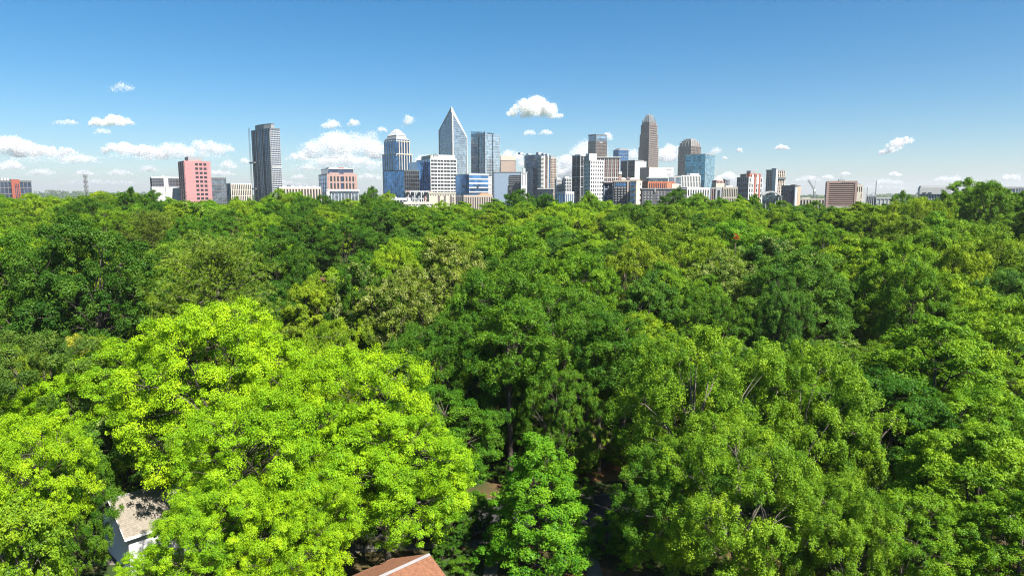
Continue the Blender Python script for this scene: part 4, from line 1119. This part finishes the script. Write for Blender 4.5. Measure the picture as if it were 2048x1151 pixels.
b = office('car_park', 'grey car park deck beyond the banded hotel', 700, 1720, 1722, 1752, 392, -.2, W_DARK, W_LGREY, 3, 8, 3, .6, 1.3); b.house(W_LGREY, .75, .95, .2, .6, 3)
b = office('warehouse', 'long white flat-roofed shed behind the wispy treetops', 650, 1752, 1754, 1800, 397, -.3, W_WHITE, W_WHITE, 2, 6, 3, .4, 0)
b = office('warehouse', 'low cream shed under the construction crane', 720, 1598, 1600, 1650, 399, 0, W_DARK, W_CREAM, 2, 8, 3, 1.6, 1.6); b.house(W_WHITE, .1, .4, .1, .8, 2)
b = office('office_building', 'white building with dark vertical fins under a broad blank top', 480, 1838, 1842, 1898, 375, -.45, W_DARK, W_WHITE, 1, 18, 6, .8, 0)
b.box('blank_top', W_WHITE, -1, b.b + 1, -1.2, b.a, b.z(388), b.h); b.box('roof_step', W_LGREY, b.b * .05, b.b * .95, 3, b.a * .9, b.h + 1, b.z(372))
for q in (1845, 1856): b.box('vent', W_DGREY, b.fx(q), b.fx(q + 7), -1.5, -1.1, b.z(386.5), b.z(384.2))
b = office('office_building', 'white windowless hall behind the tall skyline tree', 500, 1938, 1942, 2030, 377, -.5, W_WHITE, W_WHITE, 1, 4, 3, .3, 0); b.house(W_WHITE, .1, .6, .1, .6, b.z(371.5) - b.h)
b = office('office_building', 'grey glazed low roof at the far picture edge', 520, 2026, 2030, 2075, 377, -.55, G_GREY, W_LGREY, 4, 8, 3, .6, 1.0)

# low city buildings at the foot of the towers
b = office('apartment_building', 'grey apartments with pink arched gables below the blue office', 640, 808, 812, 860, 384, .2, W_DARK, W_LGREY, 6, 11, 4, 1.3, 1.0)
for q in (813, 823, 836, 849):
    n0 = b.fx(q); n1 = b.fx(q + 6)
    pts = [(n0, 0, b.h)] + [(n0 + (n1 - n0) * (.5 - .5 * math.cos(t)), 0, b.h + (n1 - n0) * .45 * math.sin(t)) for t in [math.pi * k / 8 for k in range(1, 8)]] + [(n1, 0, b.h)]
    MB().slab([(p[0], -1.0, p[2]) for p in pts][::-1], -3.0).build('arched_gable', W_ROSE if q < 820 else W_LGREY, b.root)
    b.box('bay', W_ROSE if q in (813, 849) else W_GREY, n0, n0 + 1.6, -1.4, .1, 0, b.h + .3)
b = office('apartment_building', 'cream apartments with tall brown window slots over the trees', 600, 854, 858, 911, 387, .2, W_CREAM, W_CREAM, 4, 3, 2, 0, 0)
for q in (876, 888, 900): b.box('window', W_BROWN, b.fx(q), b.fx(q + 3.5), -.4, .02, 0, b.z(391))
for q in range(10): b.box('window', W_GREY, b.fx(861 + q * 5), b.fx(862.8 + q * 5), -.45, .02, b.z(390), b.z(388))
for r_ in range(3):
    for q in range(2): b.box('window', W_DARK, b.fx(903.5 + q * 3.4), b.fx(905 + q * 3.4), -.45, .02, b.z(397 + r_ * 5), b.z(394 + r_ * 5))
b.house(W_ROSE, .02, .15, .0, .3, 2.0, part='roof_gable')
b = office('warehouse', 'long white flat roof right above the treetops near the blue office', 440, 806, 808, 866, 408, .1, W_WHITE, W_CREAM, 1, 8, 3, .4, 0)
for q in (815, 822, 829, 836, 850): b.box('roof_vent', W_LGREY, b.fx(q), b.fx(q + 2), 3, 5, b.h + 1, b.h + 2.0)
b = office('civic_building', 'white pavilion with glass front and slim portal near the blue office', 520, 778, 780, 818, 399, .1, G_GREY, W_WHITE, 1, 6, 3, .4, 1.0); b.box('portal', W_WHITE, b.b - 1, b.b + .8, -1, 4, 0, b.h + 1.5); b.house(W_WHITE, .0, .35, .2, .8, 2.2)
b = office('civic_building', 'long stone building with terracotta tiled roof and arcade', 560, 924, 928, 984, 393, .2, W_DARK, W_BEIGE, 2, 16, 4, 1.0, 1.2)
MB().frustum([(b.fx(958), -.5), (b.b + 1, -.5), (b.b + 1, b.a), (b.fx(958), b.a)], [(b.fx(966), b.a * .45), (b.b - 3, b.a * .45), (b.b - 3, b.a * .55), (b.fx(966), b.a * .55)], b.h + 1, b.z(386)).build('tiled_roof', W_ORANGE, b.root)
b = office('office_building', 'dark low block between the cream apartments and the terracotta roof', 620, 908, 910, 930, 393, .2, W_DARK, W_CHAR, 3, 5, 3, 1.0, 1.0)

# masts
def mast(px, py, Y, label, platforms, w=1.0):
    x, z = at(px, py, Y); gz = float(ground_z(x, Y))
    r = empty('radio_mast', (x, Y, gz)); tag(r, label, 'mast')
    lattice((0, 0, -1), (0, 0, z - gz), w, 30, 'lattice', W_DGREY, r)
    for f in platforms:
        q = (z - gz) * f
        MB().box(-1.1, 1.1, -.15, .15, q, q + .25).build('platform', W_DGREY, r)
        for dx in (-1.1, 0, 1.1): MB().box(dx - .17, dx + .17, -.35, .35, q - .8, q + 1.2).build('antenna_panel', W_GREY, r)
    return r
mast(170, 349, 420, 'grey lattice mast with antenna platforms rising alone over the treetops', (.97, .88, .80, .73), .7)
mast(1753, 361, 1400, 'very thin distant antenna mast past the banded hotel', (), 1.1)
mast(1735, 374, 1600, 'faint far antenna mast close to the banded hotel', (), .9)
# ------------------------------------------------------------------ near ground: street, kerbs, walks, lawn
M_ASPHALT = paint('asphalt', (.042, .042, .044), .95, .45, .5, bump=.2)  # dark mottling stands in for leaf litter and dappled tree shade
M_CONC = paint('concrete', (.15, .135, .115), .9, .45, .8, bump=.1)
M_LAWN = paint('lawn_soil', (.045, .07, .02), .95, .4, .7)
M_MULCH = paint('pine_straw', (.22, .11, .045), .95, .4, 1.5, bump=.4)
M_SHINGLE_B = paint('brown_shingle', (.20, .09, .05), .95, .6, 3.5, bump=.3)
M_SHINGLE_G = paint('grey_shingle', (.22, .195, .16), .95, .5, 3.5, bump=.3)
M_SIDING = paint('white_siding', (.66, .66, .67), .6, .04, .5)
M_TRIM = paint('white_trim', (.8, .8, .8), .5, .03, .5)
M_FLASH = paint('lead_flashing', (.22, .21, .21), .6, .2, 1.)

def sheet(name, pts, z, mat, kind='structure'):
    me = MB().poly([(p[0], p[1], z) for p in pts])
    o = me.build(name, mat); o['kind'] = kind
    return o
def road_strip(off0, off1, x0=-70, x1=90, tilt=.10, y0=77.5):
    return [(x0, y0 + off0 + x0 * tilt), (x1, y0 + off0 + x1 * tilt), (x1, y0 + off1 + x1 * tilt), (x0, y0 + off1 + x0 * tilt)]
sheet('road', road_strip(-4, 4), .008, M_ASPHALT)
for nm, a_, b_ in (('kerb', -4.3, -4.0), ('kerb', 4.0, 4.3)):
    p = road_strip(a_, b_)
    MB().prism(p, -.05, .13).build(nm, M_CONC, kind='structure')
p = road_strip(-7.2, -5.8); MB().prism(p, -.05, .03).build('pavement', M_CONC, kind='structure')
sheet('path', [(-3.2, 58), (-1.8, 58), (-1.2, 70.2), (-2.6, 70.2)], .045, M_CONC)
sheet('path', [(7.6, 58), (9.2, 58), (9.0, 71.2), (7.4, 71.2)], .045, M_CONC)
lawn_o = sheet('lawn', [(-9, 62.5), (-3.3, 62.5), (-2.8, 69.7), (-9, 69.2)], .012, M_LAWN)
sheet('mulch_bed', [(6, 87), (22, 87), (22, 94), (6, 94)], .010, M_MULCH)
sheet('mulch_bed', [(-6.5, 69.3), (-1, 69.5), (-1, 70.4), (-6.5, 70.2)], .016, M_MULCH)
sheet('mulch_bed', [(6.2, 60), (7.5, 60), (7.3, 66), (6, 66)], .014, M_MULCH)

# grass blades on the lawn
rng = np.random.default_rng(3)
ng = 9000
gp = np.stack([rng.uniform(-9, -3.3, ng), rng.uniform(62.6, 69, ng), np.full(ng, .07)], 1)
gax = unit(rng.normal(size=(ng, 3)) * .4 + np.array([0, 0, 1.]))
gm = leaf_mesh('grass_blades', gp, np.cross(gax, rng.normal(size=(ng, 3))), rng.uniform(.1, .2, ng), np.full(ng, .025), .5 + rng.normal(0, .2, ng), M_LEAF, fold=0, axis=gax)
go = link(bpy.data.objects.new('grass', gm)); go.color = (.055, .105, .018, 1); tag(go, 'mown grass strip beside the street under the maple', kind='stuff')

# ------------------------------------------------------------------ houses
def gable_house(label, loc, rz, L_, hw, eave, ridge, shingle, wall, oh=.45, barge=None):
    r = empty('house', loc, rz); tag(r, label, 'house')
    # local: ridge along +x from 0 to L_, front slope towards -y
    body = MB()
    body.v += [(oh, -hw + oh, -.3), (L_ - oh, -hw + oh, -.3), (L_ - oh, hw - oh, -.3), (oh, hw - oh, -.3), (oh, -hw + oh, eave), (L_ - oh, -hw + oh, eave), (L_ - oh, hw - oh, eave), (oh, hw - oh, eave), (oh, 0, ridge - .35), (L_ - oh, 0, ridge - .35)]
    body.f += [(0, 1, 5, 4), (1, 2, 6, 9, 5), (2, 3, 7, 6), (3, 0, 4, 8, 7), (4, 5, 9, 8), (6, 7, 8, 9)]
    w = body.build('wall', wall, r)
    nb = int(eave / .19)
    for i in range(nb):                                          # lap siding, each board tilted out at its lower edge
        z0 = i * .19
        MB().slab([(oh, -hw + oh - .045, z0), (L_ - oh, -hw + oh - .045, z0), (L_ - oh, -hw + oh - .015, z0 + .2), (oh, -hw + oh - .015, z0 + .2)], .02).build('board', wall, w)
        MB().slab([(oh - .045, hw - oh, z0), (oh - .045, -hw + oh, z0), (oh - .015, -hw + oh, z0 + .2), (oh - .015, hw - oh, z0 + .2)], .02).build('board', wall, w)
    rf = MB()
    for sgn in (-1, 1):
        pts = [(0, sgn * hw, eave), (L_, sgn * hw, eave), (L_, 0, ridge), (0, 0, ridge)]
        rf.slab(pts if sgn < 0 else pts[::-1], .16)
    ro = rf.build('roof', shingle, r)
    sl = math.hypot(hw, ridge - eave); n = int(sl / .22)
    for sgn in (-1, 1):
        for i in range(n):
            t0, t1 = i / n, min((i + 1.12) / n, 1)
            y0, y1 = sgn * hw * (1 - t0), sgn * hw * (1 - t1)
            z0, z1 = eave + (ridge - eave) * t0 + .035, eave + (ridge - eave) * t1 + .012
            pts = [(0, y0, z0), (L_, y0, z0), (L_, y1, z1), (0, y1, z1)]
            MB().slab(pts if sgn < 0 else pts[::-1], .012).build('shingle_course', shingle, ro)
    MB().slab([(-.02, -.22, ridge - .04), (L_ + .02, -.22, ridge - .04), (L_ + .02, 0, ridge + .09), (-.02, 0, ridge + .09)], .03).build('ridge_cap', M_FLASH, ro)
    MB().box(-.05, L_ + .05, -hw - .14, -hw + .02, eave - .2, eave + .02).build('gutter', barge or M_TRIM, r)
    MB().box(-.05, L_ + .05, hw - .02, hw + .14, eave - .2, eave + .02).build('gutter', barge or M_TRIM, r)
    for x in (-.06, L_ + .0):
        for sgn in (-1, 1):
            MB().slab([(x, sgn * hw, eave - .22), (x, 0, ridge - .22), (x, 0, ridge + .02), (x, sgn * hw, eave + .02)][::sgn], .06).build('barge_board', barge or M_TRIM, r)
    for (x, z) in ((2.6, 1.0), (6.2, 1.0)):
        f = MB().box(x, x + 1.1, -hw + oh - .1, -hw + oh + .02, z, z + 1.5).build('window', M_TRIM, r)
        MB().box(x + .1, x + 1.0, -hw + oh - .12, -hw + oh - .09, z + .1, z + .72).build('pane', W_DARK, f)
        MB().box(x + .1, x + 1.0, -hw + oh - .12, -hw + oh - .09, z + .8, z + 1.4).build('pane', W_DARK, f)
    return r, ro
r1, ro1 = gable_house('white clapboard house with grey shingle roof showing through the lime foliage', (-41.4, 66.4, 0), R(46), 13, 4.6, 4.4, 7.0, M_SHINGLE_G, M_SIDING)
r2, ro2 = gable_house('house with brown shingle roof at the bottom edge under lime branches', (-16.7, 46.4, 0), R(44), 13.2, 5.4, 4.5, 7.1, M_SHINGLE_B, paint('cream_siding', (.6, .5, .36), .7, .05, .5), barge=paint('brown_trim', (.16, .09, .055), .8, .2, 1.))
MB().box(3.2, 4.0, 1.2, 2.0, 4.5, 7.9).build('chimney', W_BRICK, r2)
# porch corner by the brown roof
MB().prism([(10.4, -7.8), (13.4, -7.8), (13.4, -5.4), (10.4, -5.4)], 3.6, 0, [3.7, 3.7, 4.3, 4.3]).build('porch_roof', M_SHINGLE_B, r2)
MB().box(13.38, 13.52, -7.9, -5.3, 3.5, 4.4).build('porch_fascia', M_TRIM, r2)

# ------------------------------------------------------------------ shrubs and understorey
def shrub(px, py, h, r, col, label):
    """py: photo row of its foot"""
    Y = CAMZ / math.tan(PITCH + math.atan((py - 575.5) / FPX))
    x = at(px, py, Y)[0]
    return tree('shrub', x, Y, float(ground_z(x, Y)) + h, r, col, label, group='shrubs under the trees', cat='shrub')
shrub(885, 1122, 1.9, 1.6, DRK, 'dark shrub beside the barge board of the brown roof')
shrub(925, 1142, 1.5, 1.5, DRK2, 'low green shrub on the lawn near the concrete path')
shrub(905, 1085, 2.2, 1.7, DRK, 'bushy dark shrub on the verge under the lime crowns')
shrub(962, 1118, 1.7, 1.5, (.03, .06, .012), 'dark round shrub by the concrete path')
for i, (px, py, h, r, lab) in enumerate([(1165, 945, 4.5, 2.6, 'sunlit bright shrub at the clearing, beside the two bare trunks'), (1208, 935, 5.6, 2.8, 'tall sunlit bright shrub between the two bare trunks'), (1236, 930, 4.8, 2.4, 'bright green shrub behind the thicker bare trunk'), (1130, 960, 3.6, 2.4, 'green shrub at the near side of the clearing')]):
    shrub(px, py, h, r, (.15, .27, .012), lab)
urng = random.Random(9)
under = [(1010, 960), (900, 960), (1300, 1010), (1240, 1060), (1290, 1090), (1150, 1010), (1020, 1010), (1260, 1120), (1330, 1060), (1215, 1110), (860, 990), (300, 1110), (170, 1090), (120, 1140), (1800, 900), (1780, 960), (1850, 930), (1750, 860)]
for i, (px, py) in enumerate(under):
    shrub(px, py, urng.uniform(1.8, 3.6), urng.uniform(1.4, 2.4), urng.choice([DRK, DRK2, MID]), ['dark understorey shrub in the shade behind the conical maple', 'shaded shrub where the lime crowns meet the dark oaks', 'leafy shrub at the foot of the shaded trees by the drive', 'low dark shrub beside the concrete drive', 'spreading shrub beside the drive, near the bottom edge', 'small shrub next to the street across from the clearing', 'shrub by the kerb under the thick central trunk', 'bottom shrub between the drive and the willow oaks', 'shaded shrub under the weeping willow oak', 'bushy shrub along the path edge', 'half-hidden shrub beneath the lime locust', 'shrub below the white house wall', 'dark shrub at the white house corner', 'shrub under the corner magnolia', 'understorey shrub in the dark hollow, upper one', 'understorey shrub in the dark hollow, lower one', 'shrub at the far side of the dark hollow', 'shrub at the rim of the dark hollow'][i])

# woods far beyond the skyline, one mass
rng = np.random.default_rng(12)
nw, nq = 2600, 16
wy = rng.uniform(380 ** .5, 6500 ** .5, nw) ** 2; wx = rng.uniform(-.78, .78, nw) * wy
wr = rng.uniform(5, 9, nw) * (1 + wy / 2500); wh = rng.uniform(9, 14, nw) * (1 + wy / 9000)
wi = np.repeat(np.arange(nw), nq)
wd = unit(rng.normal(size=(nw * nq, 3)) + np.array([0, 0, .4]))
wp = np.stack([wx[wi], wy[wi], ground_z(wx, wy)[wi] + wh[wi] * .55], 1) + wd * np.stack([wr[wi], wr[wi], wh[wi] * .5], 1)
wm = leaf_mesh('distant_woods', wp, unit(wd + rng.normal(size=wd.shape) * .4), wr[wi] * .8, wr[wi] * .7, .5 + rng.normal(0, .2, nw)[wi], M_LEAF, fold=0)
wo = link(bpy.data.objects.new('distant_woods', wm)); wo.color = (.06, .12, .015, 1); tag(wo, 'far-off woods fading toward the horizon between the buildings', kind='stuff')

# small orange-leaved treetop
ox, oz = at(1473, 464, 150)
og = float(ground_z(ox, 150))
o_root = empty('sapling', (ox, 150, og)); tag(o_root, 'tiny orange-red treetop glowing among the green crowns', 'tree')
MB().tube([(0, 0, -.5), (.1, 0, 8), (0, .1, oz - og - .6)], [.16, .11, .03], 6).build('trunk', M_BARK, o_root)
o_c = link(bpy.data.objects.new('crown', PROTO['shrub'][0][0]), o_root); o_c.location = (0, 0, oz - og - 1.8); o_c.scale = (.30, .30, .36); o_c.color = (.50, .11, .03, 1)
# ------------------------------------------------------------------ clouds: puffs of many small bright flakes
def cloud_material():
    m = bpy.data.materials.new('cloud'); m.use_nodes = True
    N, L = m.node_tree.nodes, m.node_tree.links
    N.remove(N['Principled BSDF'])
    d = N.new('ShaderNodeBsdfDiffuse'); t = N.new('ShaderNodeBsdfTranslucent'); ms = N.new('ShaderNodeMixShader')
    nz = N.new('ShaderNodeTexNoise'); nz.inputs['Scale'].default_value = .002
    r = N.new('ShaderNodeMapRange'); r.inputs[3].default_value = .93; r.inputs[4].default_value = .985
    L.new(nz.outputs[0], r.inputs[0])
    L.new(r.outputs[0], d.inputs['Color']); L.new(r.outputs[0], t.inputs['Color'])
    ms.inputs[0].default_value = .5
    L.new(d.outputs[0], ms.inputs[1]); L.new(t.outputs[0], ms.inputs[2]); tp = N.new('ShaderNodeBsdfTransparent'); m2 = N.new('ShaderNodeMixShader'); m2.inputs[0].default_value = .45
    L.new(tp.outputs[0], m2.inputs[1]); L.new(ms.outputs[0], m2.inputs[2]); L.new(m2.outputs[0], N['Material Output'].inputs['Surface'])
    return m
M_CLOUD = cloud_material()
CB = 1350.0
CLOUD_N = 0
def cloud(px, py, w, h, label, thin=1.0, seed=0, lean=0.0, tops=None):
    """cloud seen at photo column px, row py (its middle), w by h photo pixels"""
    rng = np.random.default_rng(1000 + seed)
    el = (388 - (py + h / 2)) / FPX
    Y = min(max((CB - CAMZ) / max(el, .02), 6000), 26000)
    m = Y / FPX * 1.0                                    # metres per photo pixel
    X0, Zb = at(px, py + h / 2, Y)
    W, Hh = w * m, h * m
    k = max(4, int(w / h * 4.5))
    pu = []
    for i in range(k):
        u = (i + .5) / k + rng.normal(0, .5 / k)
        env = max(.2, math.sin(math.pi * min(max(u, .04), .96)) ** .7) if tops is None else float(np.interp(u, np.linspace(0, 1, len(tops)), tops))
        for q in range(3):
            r = Hh * env * rng.uniform(.15, .42)
            z = r * .5 + (Hh * env - 1.3 * r) * rng.random() ** .8
            pu.append(((u - .5) * W * .92 + rng.normal(0, W * .02), rng.normal(0, Hh * .4), max(z, r * .25) + lean * (u - .5) * Hh, r * rng.uniform(.8, 1.5), r))
    pu = np.array(pu)
    A = w * h * .25 * .75
    n = int(min(60000, 500 + A * 40 * thin * thin))
    wt = pu[:, 4] ** 2; pi = rng.choice(len(pu), n, p=wt / wt.sum())
    d = unit(rng.normal(size=(n, 3)))
    rr = rng.random(n) ** .36 * (1 + np.abs(rng.normal(0, .10 if thin >= .8 else .16, n)))
    wisp = rng.random(n) < (.10 if thin >= .8 else .3)
    rr = np.where(wisp, rr * rng.uniform(1.0, 1.45, n), rr)
    # small cauliflower bumps
    bump = 1 + .24 * np.sin(d[:, 0] * 7 + pi) * np.sin(d[:, 2] * 8 + pi * 2.) * np.sin(d[:, 1] * 6)
    P = pu[pi, :3] + d * (rr * bump)[:, None] * np.stack([pu[pi, 3], pu[pi, 4], pu[pi, 4]], 1)
    zb = lean * (P[:, 0] / W) * Hh
    low = P[:, 2] - zb
    P[:, 2] = zb + np.where(low < 0, low * .22, low)
    sz = m * rng.uniform(.55, 1.35, n)
    sz = np.where(wisp, sz * .7, sz)
    u_ = unit(rng.normal(size=(n, 3))); v_ = np.cross(u_, unit(rng.normal(size=(n, 3))))
    V = np.empty((n, 3, 3), np.float32)                  # one small triangle per flake
    V[:, 0] = P + u_ * sz[:, None]; V[:, 1] = P - u_ * sz[:, None] * .5 + v_ * sz[:, None] * .9; V[:, 2] = P - u_ * sz[:, None] * .5 - v_ * sz[:, None] * .9
    me = bpy.data.meshes.new('cloud')
    me.vertices.add(3 * n); me.loops.add(3 * n); me.polygons.add(n)
    me.vertices.foreach_set('co', V.reshape(-1)); me.loops.foreach_set('vertex_index', np.arange(3 * n, dtype=np.int32)); me.polygons.foreach_set('loop_start', np.arange(0, 3 * n, 3, dtype=np.int32))
    me.update(calc_edges=True); me.materials.append(M_CLOUD)
    global CLOUD_N; CLOUD_N += n
    o = link(bpy.data.objects.new('cloud', me)); o.location = (X0, Y, Zb)
    tag(o, label, 'cloud', 'fair-weather clouds')
CL = [
 (1070, 214, 112, 42, 'compact bright cumulus alone in the blue above the skyline', 1.15, 0, [.35, .7, .9, 1, .85, .75, .6, .2]),
 (690, 285, 186, 58, 'biggest cumulus bank between the dark grey and domed towers', 1.0, 0, [.3, .7, .95, 1, .95, .8, .75, .85, .6]),
 (690, 318, 180, 22, 'flat grey-based cloud layer under the biggest cumulus', .7, 0, None),
 (70, 292, 190, 40, 'long cumulus bank at the picture edge above the red and black building', 1.1, 0, [.9, 1, .9, .7, .5, .4, .2]),
 (222, 241, 98, 20, 'flat bright cloud over the radio mast', 1.0, .3, None),
 (135, 244, 64, 10, 'thin grey wisp beside the flat bright cloud', .35, 0, None),
 (205, 262, 40, 12, 'faint puff below the flat bright cloud', .35, 0, None),
 (246, 174, 50, 18, 'high faint wisp alone above the radio mast', .3, .3, None),
 (385, 294, 170, 36, 'ragged cumulus rising toward the dark grey tower', .75, .5, [.5, .8, .9, .5, .55, .9, .6, .2]),
 (240, 296, 80, 24, 'bumpy cumulus between the edge bank and the ragged one', .9, 0, None),
 (290, 300, 70, 22, 'cumulus joining the ragged bank above the white block', .9, 0, None),
 (160, 318, 90, 18, 'soft low cloud over the gap beside the mast', .55, 0, None),
 (20, 330, 60, 18, 'small low cumulus just above the red and black building', .9, 0, None),
 (85, 343, 70, 14, 'low cloud strip near the horizon above the gap', .62, 0, None),
 (170, 345, 50, 12, 'small low cloud touching the radio mast', .62, 0, None),
 (240, 344, 56, 12, 'low cloud above the white block with dark floors', .62, 0, None),
 (300, 336, 40, 14, 'low puff left of the pink tower roof'.replace('left of', 'beside'), .62, 0, None),
 (455, 328, 34, 16, 'small puff between the pink and dark grey towers', .62, 0, None),
 (440, 345, 70, 12, 'low strip of cloud behind the white striped apartments', .7, 0, None),
 (490, 322, 26, 10, 'tiny faint puff against the dark grey tower', .5, 0, None),
 (600, 312, 60, 18, 'cloud tail reaching from the dark grey tower', .7, 0, None),
 (614, 334, 40, 12, 'small low puff above the long low roof', .62, 0, None),
 (598, 353, 36, 10, 'lowest little cloud by the dark grey tower', .62, 0, None),
 (662, 247, 40, 18, 'small detached puff above the biggest cumulus', .7, .3, None),
 (708, 245, 28, 13, 'second smaller puff above the biggest cumulus', .6, .2, None),
 (764, 258, 20, 10, 'tiny wisp beside the domed tower roof', .4, 0, None),
 (816, 239, 24, 18, 'slanting small puff between the domed and pointed towers', .6, .8, None),
 (850, 325, 60, 30, 'cloud seen between the domed tower and the white office', .9, 0, None),
 (740, 352, 60, 16, 'low cloud behind the gap after the red-framed office', .62, 0, None),
 (1022, 316, 64, 34, 'cumulus behind the cream ribbed building', .9, 0, None),
 (1058, 265, 30, 11, 'thin wisp under the compact cumulus', .45, .4, None),
 (1092, 264, 34, 10, 'second thin wisp under the compact cumulus', .5, .2, None),
 (1145, 312, 96, 44, 'white cumulus bank between the hotel and the brown arched tower', 1.0, .5, [.3, .7, .6, .9, 1, 1]),
 (1130, 342, 70, 24, 'lower cloud behind the pale twin apartments', .9, 0, None),
 (1215, 272, 22, 16, 'small puff beside the brown arched tower roof', .6, 0, None),
 (1262, 312, 40, 26, 'cloud showing between the blue tower and the crowned tower', .62, 0, None),
 (1338, 305, 74, 34, 'cumulus between the crowned tower and the stepped tower', .9, .4, None),
 (1432, 300, 26, 14, 'wispy puff past the teal block', .45, .4, None),
 (1478, 300, 12, 9, 'tiny round puff over the red and white tower', .6, 0, None),
 (1449, 316, 10, 5, 'very small flake of cloud beside the teal block', .6, 0, None),
 (1455, 354, 60, 20, 'low cumulus behind the small pyramid roof', .9, 0, None),
 (1563, 294, 34, 10, 'small bright flat cloud above the ribbed tower', .9, 0, None),
 (1793, 288, 70, 22, 'slanted bright cloud high over the finned building', .9, 1.3, None),
 (1615, 357, 60, 12, 'low cloud strip over the construction crane', .62, 0, None),
 (1655, 354, 30, 10, 'low puff at the banded hotel roof', .7, 0, None),
 (1690, 347, 26, 8, 'faint puff above the banded hotel', .5, 0, None),
 (1790, 347, 28, 9, 'little double puff above the wispy treetops', .9, 0, None),
 (1775, 362, 70, 12, 'low cloud line past the thin antenna mast', .7, 0, None),
 (1900, 358, 90, 14, 'low cloud bank behind the tall skyline tree', .7, 0, None),
 (2022, 354, 40, 14, 'low cumulus at the far picture edge', .9, 0, None),
 (560, 366, 150, 12, 'thin cloud line near the horizon beside the dark grey tower', .5, 0, None),
 (200, 364, 220, 12, 'thin cloud line near the horizon by the radio mast', .45, 0, None),
 (330, 304, 270, 30, 'thin torn veil of cloud spread behind the pink tower', .34, 0, None),
 (110, 312, 230, 26, 'thin torn veil of cloud under the edge bank', .34, 0, None),
 (690, 330, 250, 30, 'thin torn veil of cloud under the biggest cumulus', .36, 0, None),
 (1170, 330, 210, 40, 'thin torn veil of cloud behind the punched-window tower', .36, 0, None),
 (1520, 372, 140, 10, 'thin cloud line near the horizon behind the domed hall', .45, 0, None),
 (1760, 374, 160, 9, 'thin cloud line near the horizon past the banded hotel', .5, 0, None),
]
for i, (px, py, w, h, lab, thin, lean, tops) in enumerate(CL):
    cloud(px, py, w, h, lab, thin, i, lean, tops)

# ------------------------------------------------------------------ haze
HAZE = 6.5e-5
if HAZE:
    m = bpy.data.materials.new('haze'); m.use_nodes = True
    N, L = m.node_tree.nodes, m.node_tree.links
    N.remove(N['Principled BSDF'])
    pv = N.new('ShaderNodeVolumePrincipled')
    pv.inputs['Color'].default_value = (.93, .95, .97, 1); pv.inputs['Density'].default_value = HAZE; pv.inputs['Anisotropy'].default_value = .2
    L.new(pv.outputs[0], N['Material Output'].inputs['Volume'])
    o = MB().box(-20500, 20500, -20500, 20500, -6.0, 330).build('haze', m); o['kind'] = 'stuff'

print('CLOUD FLAKES', CLOUD_N, 'UNIQUE TRIS', sum(len(me.loops) - 2 * len(me.polygons) for me in bpy.data.meshes))
